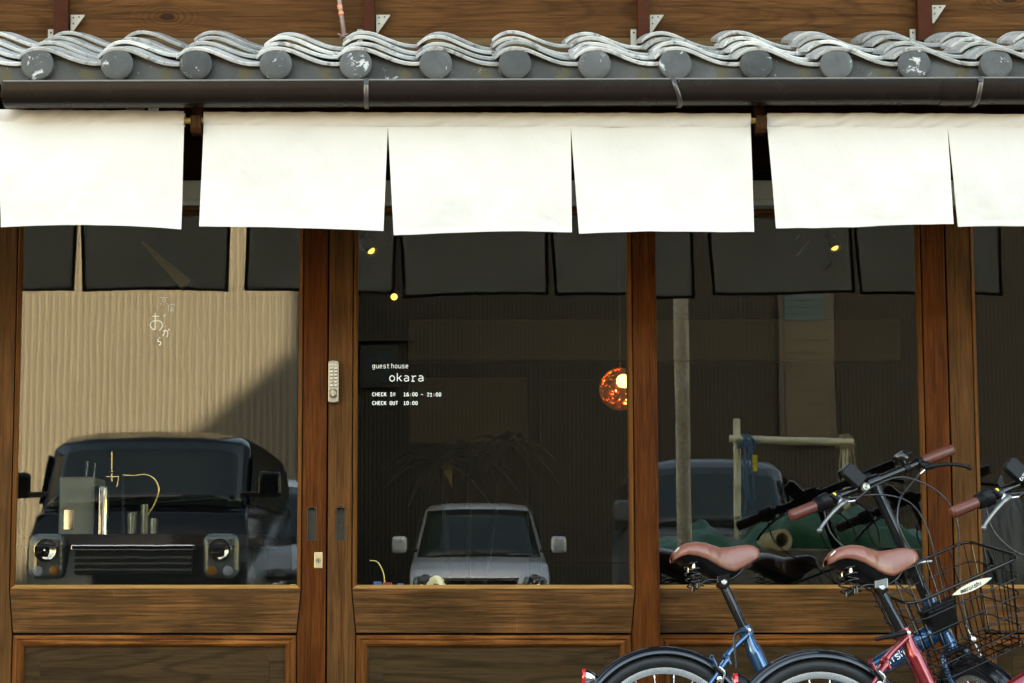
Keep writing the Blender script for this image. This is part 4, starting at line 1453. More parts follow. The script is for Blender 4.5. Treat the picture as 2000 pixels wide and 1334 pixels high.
def make_car(name, label, cat, X, Yf, w, L, H, paint, hood_z, hood_len, ws_len, style):
    """car facing +Y, its nose at Yf; a lofted shell with glass, lamps, bumper, grille, mirrors, wheels"""
    t = thing(name, label, cat, (X, Yf, 0))
    zb = 0.22
    gh = style.get('gh', 0.77)
    y = lambda d: Yf - d
    # side outline: (distance behind the nose, z, half width factor)
    o = [(0.06, zb, .93), (0.0, zb + 0.12, .97), (0.0, hood_z * 0.62, 1.0), (0.05, hood_z * 0.88, .99), (0.12, hood_z * 0.97, .97), (hood_len * 0.6, hood_z * 1.02, .96), (hood_len, hood_z * 1.05, .955), (hood_len + ws_len, H * 0.965, gh + .03), (hood_len + ws_len + 0.18, H, gh), (L * 0.6, H * 1.005, gh), (L - 0.25, H * 0.985, gh + .01), (L - 0.08, H * 0.9, gh + .05), (L - 0.02, hood_z, .97), (L, hood_z * 0.6, .99), (L - 0.05, zb, .94)]
    cs = [-1.0, -0.9, -0.55, 0, 0.55, 0.9, 1.0]
    n = len(o)
    vs_, fs = [], []
    for c_ in cs:
        e = abs(c_)
        for (d, z, k) in o:
            cen = H * 0.5
            sh = 1.0 if e < 0.95 else 0.93
            zz = cen + (z - cen) * (1 - 0.05 * e ** 3)
            dd = d + (0.14 * e ** 3 if d < L * 0.5 else -0.10 * e ** 3)
            if e > 0.95:
                zz = cen + (zz - cen) * 0.97
            vs_.append((X + c_ * w / 2 * k, y(dd), zz))
    m = len(cs)
    for i in range(m - 1):
        for j in range(n):
            j2 = (j + 1) % n
            fs.append((i * n + j, i * n + j2, (i + 1) * n + j2, (i + 1) * n + j))
    fs.append(tuple(range(n)))
    fs.append(tuple(range(m * n - 1, (m - 1) * n - 1, -1)))
    MB().add(vs_, fs).build('body', paint, t, smooth=38, bevel=0.02)
    # windscreen
    d0, z0, k0 = hood_len + 0.02, hood_z * 1.065, .925
    d1, z1, k1 = hood_len + ws_len - 0.03, H * 0.945, gh + 0.005
    def ws(s, t_):
        d = d0 + (d1 - d0) * t_
        z = z0 + (z1 - z0) * t_
        k = (k0 + (k1 - k0) * t_) * 0.96
        c_ = (s * 2 - 1)
        dd = d + 0.12 * abs(c_) ** 3
        return Vector((X + c_ * w / 2 * k, y(dd) + 0.022, z * (1 - 0.012 * abs(c_) ** 3) + 0.006))
    MB().grid(ws, 13, 6).build('windscreen', 'carglass', t, smooth=180, solid=0.006)
    for i, s in enumerate((0.18, 0.55)):
        MB().tube([ws(s, 0.02) + Vector((0, 0.012, 0)), ws(s + 0.3, 0.10) + Vector((0, 0.012, 0))], 0.008, 6).build('wiper', 'blackm', t)
    # side windows
    for sg in (-1, 1):
        for (da, db) in ((hood_len + ws_len * 0.55, L * 0.52), (L * 0.55, L * 0.88)):
            zA, zB = hood_z * 1.08, H * 0.90
            f = lambda d, z: (X + sg * (w / 2 * (0.965 - (z - hood_z) / (H - hood_z) * (0.915 - gh)) + 0.004), y(d), z)
            lean = 0.22 if da < L * 0.4 else 0.0
            MB().add([f(da, zA), f(db, zA), f(db - 0.03, zB), f(da + lean, zB)], [(0, 1, 2, 3)]).build('side_window', 'carglass', t, solid=0.006)
        # door mirror
        mz = hood_z * 1.12
        mx = X + sg * (w / 2 + 0.11)
        my = y(hood_len + 0.10)
        mo = MB().box(mx - 0.085, mx + 0.085, my - 0.05, my + 0.035, mz - 0.01, mz + 0.17).build('mirror', paint, t, bevel=0.035, seg=4)
        MB().box(X + min(sg * w / 2 * 0.88, sg * (w / 2 + 0.06)), X + max(sg * w / 2 * 0.88, sg * (w / 2 + 0.06)), my - 0.02, my + 0.02, mz - 0.005, mz + 0.035).build('mirror_arm', 'blackm', mo, bevel=0.008)
        # head lamp with turn signal
        hx = X + sg * w * 0.385
        hw_, hh_ = style['lamp']
        hz = style['lampz']
        hl = MB().box(hx - hw_ / 2, hx + hw_ / 2, y(0.16), y(-0.012), hz - hh_ / 2, hz + hh_ / 2).build('headlight', 'lens', t, bevel=0.06, seg=5)
        MB().lathe([(0.0001, 0.030), (0.014, 0.028), (0.018, 0.014), (0.05, 0.016), (0.066, 0.026), (0.076, 0.024), (0.084, 0.0)], 24, (hx, y(0.0), hz + hh_ * 0.12), (0, 1, 0)).build('lamp_bowl', 'chrome', hl, smooth=50)
        MB().lathe([(0.0001, 0.026), (0.03, 0.02), (0.036, 0.0)], 16, (hx + sg * hw_ * 0.22, y(0.0), hz - hh_ * 0.32), (0, 1, 0)).build('side_lamp', 'carwhite', hl, smooth=50)
        MB().lathe([(0.0001, 0.026), (0.028, 0.02), (0.036, 0.0)], 16, (hx - sg * hw_ * 0.22, y(0.0), hz - hh_ * 0.32), (0, 1, 0)).build('turn_signal', 'amber', hl, smooth=50)
    gz = style['lampz']
    gw = w * 0.26
    gr = MB().box(X - gw, X + gw, y(0.05), y(-0.012), gz - 0.12, gz + 0.06).build('grille', 'blackm', t, bevel=0.01)
    MB().box(X - gw - 0.02, X + gw + 0.02, y(0.02), y(-0.03), gz + 0.035, gz + 0.075).build('chrome_bar', 'chrome', gr, bevel=0.01)
    for k in range(3):
        MB().box(X - gw, X + gw, y(0.02), y(-0.022), gz - 0.10 + k * 0.04, gz - 0.085 + k * 0.04).build('grille_bar', 'cargrey', gr, bevel=0.004)
    bm_ = MB().box(X - w * 0.46, X + w * 0.46, y(0.1), y(-0.05), zb + 0.02, zb + 0.24).build('bumper', paint, t, bevel=0.04, seg=4)
    MB().box(X - 0.165, X + 0.165, y(-0.04), y(-0.062), zb + 0.07, zb + 0.235).build('number_plate', style.get('plate', 'yellow'), bm_, bevel=0.004)
    for sg in (-1, 1):
        wheel(t, X + sg * (w / 2 - 0.09), y(0.55), 0.28, 0.16, 'carsilver')
        wheel(t, X + sg * (w / 2 - 0.09), y(L - 0.6), 0.28, 0.16, 'carsilver')
    return t


bv = make_car('black_van', 'boxy black van mirrored in the left door', 'van', VX(262, 7.1), -7.1, 1.50, 3.3, 1.74, 'carblack', 1.13, 0.26, 0.30, {'lamp': (0.24, 0.30), 'lampz': 0.86, 'gh': 0.89})
bv.rotation_euler = (0, 0, R(1.5))
make_car('silver_car', 'silver car facing the doors, mirrored in the lettered glass', 'car', VX(937, 15.4), -15.4, 1.52, 3.4, 1.57, 'carsilver', 0.90, 0.46, 0.62, {'lamp': (0.26, 0.17), 'lampz': 0.66})
make_car('white_car', 'white car half hidden behind the black van reflection', 'car', VX(452, 10.4), -10.4, 1.62, 3.5, 1.60, 'carwhite', 0.95, 0.40, 0.6, {'lamp': (0.28, 0.2), 'lampz': 0.70})
make_car('grey_van', 'grey van with roof rack behind the bamboo frame, mirrored in the right glass', 'van', VX(1390, 11.2) + 0.10, -11.2, 1.46, 3.3, 1.80, 'cargrey', 1.10, 0.20, 0.42, {'lamp': (0.22, 0.24), 'lampz': 0.80, 'plate': 'white', 'gh': 0.85})

# ------------------------------------------------------------------ bamboo frame, cart, tarpaulins, pole
q = 8.0
t = thing('bamboo_frame', 'pale bamboo frame tied with rope, mirrored in the right glass', 'frame', (VX(1443, q), -q, 0))
xb = VX(1443, q)
M['drybamboo'] = plain('dry_bamboo', (0.78, 0.68, 0.44), 0.45, 0, 0.25, 30)


def bamboo(a, b, r, nm):
    a, b = Vector(a), Vector(b)
    pts, rr = [], []
    n = max(3, int((b - a).length / 0.22))
    for i in range(n + 1):
        p = a.lerp(b, i / n)
        d = (b - a).normalized()
        if 0 < i < n:
            pts += [p - d * 0.008, p, p + d * 0.008]
            rr += [r, r * 1.16, r]
        else:
            pts.append(p)
            rr.append(r)
    return MB().tube(pts, rr, 12).build(nm, 'drybamboo', t, smooth=50)


bamboo((xb, -q, 0), (xb, -q, VZ(815, q)), 0.027, 'post')
xe = VX(1655, q)
bamboo((xe, -q + 0.05, 0), (xe, -q + 0.05, VZ(852, q)), 0.024, 'post')
zb_ = VZ(861, q)
bamboo((xb - 0.06, -q + 0.05, zb_ + 0.02), (xe + 0.05, -q + 0.10, zb_ - 0.01), 0.026, 'crossbar')
for (x_, mt, sd, ln) in ((xb + 0.06, 'rope', 3, 0.62), (xe, 'strawrope', 5, 0.34)):
    rn = random.Random(sd)
    mb = MB()
    for k in range(5):
        mb.tube([(x_ + 0.05 * math.cos(w) * 0.8 + (k - 2) * 0.012, -q + 0.06 + 0.042 * math.sin(w), zb_ + 0.045 * math.cos(w + k)) for w in [2 * math.pi * j / 14 for j in range(14)]], 0.009, 6, closed=True)
    for k in range(6):
        xx = x_ + rn.uniform(-0.04, 0.05)
        mb.tube(spline([(xx, -q + 0.11, zb_), (xx + rn.uniform(-0.03, 0.03), -q + 0.13, zb_ - ln * 0.5), (xx + rn.uniform(-0.05, 0.05), -q + 0.12, zb_ - ln * rn.uniform(0.6, 1))], 4), 0.006, 5)
    mb.build('rope_knot', mt, t, smooth=60)
MB().box(xb + 0.09, xb + 0.13, -q + 0.14, -q + 0.15, zb_ - 0.22, zb_ - 0.10).build('tag', 'yellow', t, bevel=0.004)

xa, xz = VX(1270, 7.4), VX(1900, 7.4)
ct = thing('hand_cart', 'grey flat hand cart under the green tarpaulin, mirrored in the right glass', 'cart', ((xa + xz) / 2, -7.6, 0))
zc0, zc1 = VZ(1140, 7.4), VZ(1072, 7.4)
MB().box(xa, xz, -8.3, -7.3, zc0 - 0.03, zc0 + 0.05).build('bed', 'galv', ct, bevel=0.01)
MB().box(xa, xz, -7.3, -7.26, zc0 - 0.02, zc1).build('side_board', 'galv', ct, bevel=0.008)
for sx in (xa + 0.3, xz - 0.3):
    for yy in (-8.25, -7.35):
        MB().box(sx - 0.03, sx + 0.03, yy - 0.03, yy + 0.03, 0.0, zc0 - 0.03).build('leg', 'blackm', ct)


def lumpy(name, label, cat, x0, x1, yc, dy, z0, hfun, mat, seed, rg=1.0):
    def fn(u, v):
        x = x0 + (x1 - x0) * u
        a = math.pi * v
        h = hfun(u) * (0.84 + rg * (0.30 * nz(u * 6, v * 3, seed) + 0.20 * nz(u * 15, v * 8, seed + 2) + 0.08 * nz(u * 34, v * 18, seed + 4)))
        yy = yc - dy * math.cos(a) * (1 + 0.18 * nz(u * 4, v * 4, seed + 5))
        return Vector((x, yy, z0 + h * math.sin(a) ** 0.55))
    o = MB().grid(fn, 60, 28).build(name, mat, None, smooth=180, solid=0.006)
    return tag(o, label, cat)


lumpy('green_tarpaulin', 'crumpled dark green tarpaulin heaped on the cart, mirrored in the right glass', 'tarpaulin', xa + 0.05, xz - 0.05, -7.8, 0.42, zc0 + 0.052, lambda u: 0.10 + 0.44 * (0.35 + 0.65 * math.sin(math.pi * min(1, max(0, u * 1.1 - 0.03))) ** 0.7) * (1 - 0.45 * math.exp(-((u - 0.28) / 0.09) ** 2)), 'green', 3.3)
c_ = (VX(1532, 7.2), -7.22, VZ(1054, 7.2))
ro = MB().lathe([(0.075, 0.0), (0.075, -0.7), (0.05, -0.7), (0.05, 0.0)], 24, c_, (0.25, 1, 0.1), (0, 0, 1), closed=True).build('rolled_mat', 'straw', None, smooth=40)
tag(ro, 'rolled straw mat poking out under the green tarpaulin', 'mat')
lumpy('grey_cover', 'crumpled grey cover over something tall, mirrored at the right edge', 'cover', VX(1905, 6.5), VX(2060, 6.5), -6.6, 0.3, 0.0, lambda u: (VZ(885, 6.5)) * (0.62 + 0.38 * math.sin(math.pi * (u * 0.85 + 0.1))), 'greytarp', 8.1, 0.28)
xp = VX(1341, 4.6)
po = MB().tube([(xp, -4.6, 0.0), (xp - 0.006, -4.6, 3.4)], 0.040, 18).build('steel_pole', 'rust', None, smooth=60)
tag(po, 'upright mottled steel pole mirrored in the right glass', 'pole')

# ------------------------------------------------------------------ bicycles
M['saddle'] = plain('brown_saddle_leather', (0.205, 0.070, 0.045), 0.34, 0, 0.10, 25, 0.05)
M['grip'] = plain('brown_grip_leather', (0.105, 0.024, 0.012), 0.45, 0, 0.12, 40, 0.08)
M['gripdark'] = plain('grip_stitching', (0.08, 0.018, 0.010), 0.6)
M['gloss'] = plain('gloss_black_paint', (0.004, 0.004, 0.004), 0.12, 0, 0.2, 20, spec=0.4)
M['satinblack'] = plain('satin_black_plastic', (0.008, 0.008, 0.008), 0.36, 0, 0.2, 60, 0.05, spec=0.12)
M['fender'] = plain('black_fender', (0.006, 0.006, 0.0065), 0.12, 0, 0.1, 12, spec=0.55)
M['tyre'] = plain('tyre_rubber', (0.014, 0.014, 0.014), 0.5, 0, 0.2, 70, 0.2, spec=0.3)
M['rim'] = plain('silver_rim', (0.72, 0.72, 0.70), 0.28, 0.85, 0.05)
M['alloy'] = plain('bare_alloy', (0.62, 0.60, 0.56), 0.26, 0.9, 0.08)
M['cablemat'] = plain('cable_housing', (0.022, 0.022, 0.022), 0.28, 0, 0.1)
M['bluepaint'] = plain('metallic_blue_paint', (0.010, 0.075, 0.165), 0.18, 0.65, 0.08, 20, coat=1.0)
M['redpaint'] = plain('metallic_red_paint', (0.23, 0.010, 0.014), 0.18, 0.55, 0.08, 20, coat=1.0)
M['redlens'] = plain('red_reflector', (0.52, 0.012, 0.010), 0.10, 0, 0.1, coat=1.0)
M['cream'] = plain('cream_plate', (0.72, 0.66, 0.50), 0.4, 0, 0.05)
M['clearlens'] = plain('clear_reflector', (0.28, 0.27, 0.22), 0.10, 0.6, 0.5, 90, 0.6)
M['leverm'] = plain('grey_lever', (0.16, 0.16, 0.155), 0.33, 0.7, 0.1)


def make_bike(label, ox, Y, paint, steer, seat_dz, tube_text, red):
    """folding bicycle facing +X, built about its rear axle; outline points are surveyed on the blue bicycle"""
    YB_ = -0.44
    o0 = U(1297, 1441, YB_).x

    def L(px, py, y=0.0):
        p = U(px, py, YB_)
        return Vector((p.x - o0 + ox, Y + y, p.z))
    t = thing('bicycle', label, 'bicycle', (ox, Y, 0), 'folding bicycles parked in front of the doors')
    axle = Vector((ox, Y, 0.245))

    # ---- wheels
    def wheel_at(mat, spokes=20):
        Rt, rt = 0.222, 0.0205
        mb = MB()
        for k in range(56):
            pass
        ty = MB()
        prof = [(Rt + rt * 1.0 * math.cos(R(a)), rt * 0.98 * math.sin(R(a))) for a in range(-150, 151, 20)]
        ty.lathe(prof, 72, (0, 0, 0), (0, 1, 0), (1, 0, 0), closed=True)
        ty.xform(mat)
        w = ty.build('wheel', 'tyre', t, smooth=60)
        tr = MB()
        for k in range(150):
            a = 2 * math.pi * k / 150
            for s_ in (-1, 1):
                rr_ = Rt + rt * 0.86
                cpt = Vector((math.cos(a) * rr_, s_ * rt * 0.52, math.sin(a) * rr_))
                tg = Vector((-math.sin(a), 0, math.cos(a)))
                nm = Vector((math.cos(a) * 0.86, s_ * 0.52, math.sin(a) * 0.86))
                sd = tg.cross(nm)
                p = [cpt + tg * i * 0.0026 + sd * j * 0.0022 + nm * k2 * 0.0011 for k2 in (-1, 1) for j in (-1, 1) for i in (-1, 1)]
                tr.add(p, [(0, 1, 3, 2), (4, 6, 7, 5), (0, 4, 5, 1), (2, 3, 7, 6), (0, 2, 6, 4), (1, 5, 7, 3)])
        tr.xform(mat)
        tr.build('tread', 'tyre', w)
        MB().lathe([(0.186, -0.008), (0.190, -0.0105), (0.204, -0.0115), (0.204, 0.0115), (0.190, 0.0105), (0.186, 0.008)], 72, (0, 0, 0), (0, 1, 0), (1, 0, 0), closed=True).xform(mat).build('rim', 'rim', w, smooth=40)
        MB().lathe([(0.012, -0.035), (0.022, -0.03), (0.022, -0.026), (0.010, -0.02), (0.010, 0.02), (0.022, 0.026), (0.022, 0.03), (0.012, 0.035)], 20, (0, 0, 0), (0, 1, 0), (1, 0, 0)).xform(mat).build('hub', 'alloy', w, smooth=40)
        for k in range(spokes):
            a = 2 * math.pi * (k + 0.5) / spokes
            b = a + (0.7 if k % 2 else -0.7)
            s_ = 1 if (k // 2) % 2 else -1
            MB().tube([(math.cos(b) * 0.02, s_ * 0.028, math.sin(b) * 0.02), (math.cos(a) * 0.187, 0, math.sin(a) * 0.187)], 0.0011, 5).xform(mat).build('spoke', 'alloy', w)
            MB().tube([(math.cos(a) * 0.186, 0, math.sin(a) * 0.186), (math.cos(a) * 0.176, s_ * 0.0015, math.sin(a) * 0.176)], 0.0021, 6).xform(mat).build('spoke_nipple', 'rim', w)

    def fender_at(mat, a0, a1):
        def fn(s, v):
            a = R(a0 + (a1 - a0) * s)
            w = (v - 0.5) * 2
            an = w * R(86)
            cr = 0.027
            rad = 0.2405 + cr * 0.92 * math.cos(an) + 0.0012 * math.cos(w * 16)
            return Vector((math.cos(a) * rad, math.sin(an) * cr, math.sin(a) * rad))
        return MB().grid(fn, 70, 25).xform(mat).build('fender', 'fender', t, smooth=180, solid=0.0015)

    mr = Matrix.Translation(axle)
    wheel_at(mr)
    fd = fender_at(mr, 28, 172)
    # stay wires of the fender
    for s_ in (-1, 1):
        MB().tube([axle + Vector((0, s_ * 0.05, 0)), axle + Vector((math.cos(R(150)) * 0.262, s_ * 0.026, math.sin(R(150)) * 0.262))], 0.0022, 6).build('fender_stay', 'gloss', fd)
    # tail reflector on the fender
    tp = L(1140, 1322)
    tb = Vector((tp.x, Y, tp.z))
    tl = MB().lathe([(0.0265, 0.0), (0.027, 0.008), (0.024, 0.011), (0.0001, 0.012)], 28, tb + Vector((0.004, 0, 0)), (-1, 0, 0), (0, 0, 1)).build('tail_reflector', 'redlens', t, smooth=40)
    MB().lathe([(0.0268, 0.0), (0.024, 0.012), (0.016, 0.026), (0.009, 0.034), (0.0001, 0.035)], 24, tb + Vector((0.0035, 0, 0)), (1, 0, -0.12), (0, 0, 1)).build('reflector_body', 'satinblack' if red else 'chrome', tl, smooth=50)

    # ---- frame
    st, sp, bb = L(1453, 1228), L(1412, 1138), L(1533, 1412)
    ht, hb = L(1812, 1170), L(1857, 1268)
    up = (L(1711, 945) - L(1853, 1262)).normalized()
    dn = (bb - st).normalized()
    MB().tube([st + dn * 0.002, st + dn * 0.05, st + dn * 0.062, st + dn * 0.075, bb], [0.0185, 0.0185, 0.022, 0.0235, 0.0235], 24).build('seat_tube', paint, t, smooth=40)
    MB().tube([ht, ht - up * 0.012, hb + up * 0.012, hb], [0.024, 0.0225, 0.0225, 0.0245], 24).build('head_tube', paint, t, smooth=40)
    m0 = L(1842, 1222)
    mt_ = MB().tube([m0, m0.lerp(bb, 0.10), m0.lerp(bb, 0.92), bb], [0.028, 0.031, 0.031, 0.029], 24).build('main_tube', paint, t, smooth=40)
    ax = (bb - m0).normalized()
    side = Vector((0, -1, 0))
    upv = ax.cross(side).normalized() * -1
    if upv.z < 0:
        upv = -upv
    letters('tube_lettering', tube_text, bb - ax * 0.285 + side * 0.0308 - upv * 0.008, -ax, upv, 0.028, 0.0168, 0.0038, 'white', mt_, 0.15)
    MB().lathe([(0.022, -0.036), (0.022, 0.036)], 24, bb, (0, 1, 0), (1, 0, 0)).build('bottom_bracket', paint, t, smooth=40)
    for s_ in (-1, 1):
        MB().tube(spline([st + dn * 0.018 + Vector((0, s_ * 0.015, 0)), L(1418, 1278, s_ * 0.028), L(1408, 1300, s_ * 0.040), axle + Vector((0.012, s_ * 0.055, 0.01))], 6), 0.0078, 12).build('seat_stay', paint, t, smooth=60)
        MB().tube([bb + Vector((0, s_ * 0.03, 0)), bb.lerp(axle, 0.4) + Vector((0, s_ * 0.048, 0)), axle + Vector((0.0, s_ * 0.055, 0))], 0.009, 12).build('chain_stay', paint, t, smooth=60)
    # rack lugs on the stays
    for (px_, py_) in ((1385, 1283), (1412, 1280)):
        c = L(px_, py_, -0.040)
        MB().lathe([(0.0075, -0.0018), (0.0075, 0.0018), (0.0036, 0.0018), (0.0036, -0.0018)], 16, c, (0, 1, 0), (1, 0, 0), closed=True).build('rack_lug', paint, t, smooth=40)
        MB().tube([c + Vector((0.004, 0, -0.005)), L(px_ + 9, py_ + 17, -0.038)], [0.005, 0.006], 8).build('lug_web', paint, t, smooth=60)
    # rear caliper brake
    ca = MB().tube(spline([L(1392, 1300, -0.05), L(1402, 1318, -0.052), L(1390, 1350, -0.036)], 6), [0.009] * 12 + [0.007], 10).build('rear_brake', 'gloss', t, smooth=60)
    MB().tube(spline([L(1398, 1302, -0.056), L(1408, 1316, -0.058), L(1397, 1348, -0.043)], 6), 0.0035, 8).build('brake_arm', 'alloy', ca, smooth=60)
    MB().lathe([(0.008, 0), (0.008, 0.006), (0.004, 0.008), (0.0001, 0.008)], 14, L(1398, 1326, -0.058), (0, -1, 0)).build('brake_bolt', 'alloy', ca, smooth=40)
    # seat clamp
    clz = st - dn * 0.002
    cl = MB().tube([clz - dn * 0.006, clz + dn * 0.022], 0.0215, 24).build('seat_clamp', paint, t, smooth=40)
    if red:
        MB().tube([clz + Vector((0.004, -0.026, -0.004)), clz + Vector((-0.028, -0.030, -0.012)), clz + Vector((-0.085, -0.032, -0.024))], [0.0065, 0.0075, 0.0055], 12).build('clamp_lever', 'satinblack', cl, smooth=60)
    else:
        MB().tube(spline([clz + Vector((0.008, -0.024, -0.006)), clz + Vector((-0.022, -0.028, -0.012)), clz + Vector((-0.034, -0.028, -0.032)), clz + Vector((-0.032, -0.028, -0.115))], 6), 0.0048, 10).build('clamp_lever', 'blackm', cl, smooth=60)
    MB().lathe([(0.0055, 0), (0.0055, 0.006), (0.0001, 0.007)], 14, clz + Vector((0.010, -0.0215, -0.006)), (0, -1, 0)).build('clamp_bolt', 'alloy', cl, smooth=40)
    # seat post
    spt = sp + Vector((0, 0, seat_dz))
    MB().tube([st + dn * 0.03, spt + dn * 0.018, spt, spt - dn * 0.018], [0.0145, 0.0145, 0.0118, 0.0118], 24).build('seat_post', 'gloss', t, smooth=40)

    # ---- saddle
    x_r, x_n = L(1311, 1090).x, L(1485, 1090).x
    ztop = L(1380, 1058).z + seat_dz
    SLn = x_n - x_r
    K = [  # t, half width, top drop, skirt drop
        (0.00, 0.036, 0.040, 0.056), (0.03, 0.064, 0.026, 0.054), (0.08, 0.080, 0.013, 0.047), (0.16, 0.091, 0.0045, 0.043), (0.26, 0.094, 0.000, 0.047),
        (0.36, 0.088, 0.0020, 0.055), (0.46, 0.072, 0.0090, 0.067), (0.55, 0.054, 0.0155, 0.078), (0.63, 0.043, 0.0140, 0.085), (0.70, 0.037, 0.0115, 0.087),
        (0.78, 0.033, 0.0075, 0.077), (0.86, 0.030, 0.0060, 0.065), (0.93, 0.026, 0.0090, 0.053), (0.975, 0.018, 0.0170, 0.043), (1.0, 0.005, 0.030, 0.036)]

    def K_at(u):
        for i in range(len(K) - 1):
            if K[i][0] <= u <= K[i + 1][0]:
                f = (u - K[i][0]) / (K[i + 1][0] - K[i][0])
                f = f * f * (3 - 2 * f) * 0.5 + f * 0.5
                return [K[i][j] * (1 - f) + K[i + 1][j] * f for j in (1, 2, 3)]
        return list(K[-1][1:])

    def sad(u, v, shrink=1.0):
        hw, td, sd = K_at(u)
        a = (v * 2 - 1)
        an = a * math.pi / 2 * 1.10
        ca_, sa_ = math.cos(an), math.sin(an)
        y = hw * shrink * (abs(sa_) ** 0.80) * (1 if a > 0 else -1)
        k = 1 - (max(ca_, -0.3) if ca_ > 0 else ca_)
        drop = td + (sd - td) * (abs(a) ** 2.4)
        if abs(a) > 0.93:
            y *= 0.975
        return Vector((x_r + SLn * u, Y + y, ztop - drop - (0.004 if shrink < 1 else 0)))
    so = MB().grid(lambda s, v: sad(s, v), 48, 41).build('saddle', 'saddle', t, smooth=180, solid=0.004)
    # dark underside shell
    def und(s, v):
        u = s * 0.90 + 0.02
        p = sad(u, 0.0, 0.95)
        hw, td, sd = K_at(u)
        w = v * 2 - 1
        belly = 0.046 * math.sin(math.pi * min(1, s * 1.05)) ** 0.7 * (1 - 0.75 * max(0, (s - 0.5) * 2)) if s < 0.96 else 0.0
        return Vector((p.x, Y + hw * 0.95 * w, ztop - sd + 0.005 - belly * (1 - abs(w) ** 2.5)))
    MB().grid(und, 40, 15).build('saddle_base', 'satinblack', so, smooth=180)
    # label on the tail
    lb = [sad(0.035, 0.16), sad(0.035, 0.27), sad(0.085, 0.27), sad(0.085, 0.16)]
    def lab(s, v):
        p = sad(0.030 + 0.045 * s, 0.20 + 0.055 * v)
        nrm_ = (sad(0.06, 0.24) - sad(0.04, 0.24)).cross(sad(0.04, 0.26) - sad(0.04, 0.22)).normalized()
        if nrm_.z < 0:
            nrm_ = -nrm_
        return p + nrm_ * 0.0014 + Vector((-0.0006, 0, 0))
    MB().grid(lab, 6, 6).build('saddle_label', 'white', so, smooth=180)
    # rails, clamp and coil springs
    cpt = spt - dn * 0.004
    for s_ in (-1, 1):
        y_ = s_ * 0.024
        MB().tube(spline([Vector((x_r + SLn * 0.80, Y + s_ * 0.010, ztop - 0.075)), Vector((x_r + SLn * 0.72, Y + y_, ztop - 0.098)), Vector((cpt.x + 0.01, Y + y_, cpt.z + 0.004)), Vector((x_r + SLn * 0.40, Y + s_ * 0.035, ztop - 0.112)), Vector((x_r + SLn * 0.27, Y + s_ * 0.058, ztop - 0.130))], 6), 0.0034, 8).build('saddle_rail', 'gloss', so, smooth=60)
        cc = Vector((x_r + SLn * 0.27, Y + s_ * 0.060, ztop - 0.132))
        pts = []
        for k in range(56):
            a = 2 * math.pi * k / 14
            f = k / 55
            rr_ = 0.0155 + 0.003 * math.sin(f * math.pi)
            pts.append(cc + Vector((-0.012 * f + math.cos(a) * rr_, math.sin(a) * rr_, f * 0.070)))
        MB().tube(pts, 0.0023, 6).build('spring', 'gloss', so, smooth=60)
        MB().tube([cc + Vector((0, 0, -0.006)), cc + Vector((0, 0, 0.012))], 0.0065, 10).build('spring_bolt', 'gloss', so, smooth=40)
        MB().tube([cc + Vector((-0.012, 0, 0.05)), cc + Vector((-0.012, 0, 0.064))], 0.0045, 8).build('spring_nut', 'alloy', so, smooth=40)
    MB().tube([Vector((x_r + SLn * 0.27, Y - 0.06, ztop - 0.134)), Vector((x_r + SLn * 0.255, Y, ztop - 0.136)), Vector((x_r + SLn * 0.27, Y + 0.06, ztop - 0.134))], 0.0036, 8).build('spring_bridge', 'gloss', so, smooth=60)
    ck = MB().lathe([(0.017, -0.030), (0.0185, -0.026), (0.0185, 0.026), (0.017, 0.030)], 24, cpt + Vector((0.001, 0, -0.002)), (0, 1, 0), (1, 0, 0)).build('post_clamp', 'gloss', t, smooth=40)
    MB().lathe([(0.0085, 0), (0.0085, 0.005), (0.0062, 0.007), (0.0058, 0.0062), (0.0001, 0.0062)], 18, cpt + Vector((0.001, -0.030, -0.002)), (0, -1, 0)).build('clamp_nut', 'alloy', ck, smooth=35)
    MB().box(cpt.x - 0.020, cpt.x + 0.018, Y - 0.033, Y - 0.026, cpt.z - 0.006, cpt.z + 0.024).build('clamp_cheek', 'leverm' if red else 'gloss', ck, bevel=0.003)

    # ---- crank, chain ring, pedals, kick stand
    MB().lathe([(0.0001, 0.0), (0.075, 0.0), (0.078, 0.003), (0.075, 0.006), (0.0001, 0.006)], 40, bb + Vector((0, -0.048, 0)), (0, -1, 0)).build('chain_ring', 'alloy', t, smooth=35)
    for s_, dx in ((-1, 1), (1, -1)):
        e = bb + Vector((dx * 0.16, s_ * 0.07, -0.03 * dx))
        MB().tube([bb + Vector((0, s_ * 0.062, 0)), e], [0.012, 0.009], 10).build('crank', 'alloy', t, smooth=60)
        MB().box(e.x - 0.045, e.x + 0.045, e.y + (0.01 if s_ > 0 else -0.09), e.y + (0.09 if s_ > 0 else -0.01), e.z - 0.012, e.z + 0.012).build('pedal', 'satinblack', t, bevel=0.005)
    MB().tube([axle + Vector((0.03, 0.06, 0)), axle + Vector((0.10, 0.16, -0.243))], 0.008, 10).build('kick_stand', 'alloy', t, smooth=60)

    # ---- everything that turns with the bars
    piv = L(1814, 1175)
    RT = Matrix.Translation(piv) @ Matrix.Rotation(steer, 4, up) @ Matrix.Translation(-piv)
    ef = Vector((up.z, 0, -up.x))
    el = Vector((0, 1, 0))

    def S(f, l, s):
        return RT @ (piv + ef * f + el * l + up * s)

    def Sd(f, l, s):
        return (RT.to_3x3() @ (ef * f + el * l + up * s)).normalized()
    HB_ = (L(1709, 938) - piv).length
    MB().tube([S(0, 0, 0.0), S(0, 0, HB_)], 0.0165, 24).build('steerer', 'gloss', t, smooth=40)
    MB().tube([S(0, 0, 0.085), S(0, 0, 0.13)], 0.020, 24).build('fold_joint', 'satinblack', t, smooth=40)
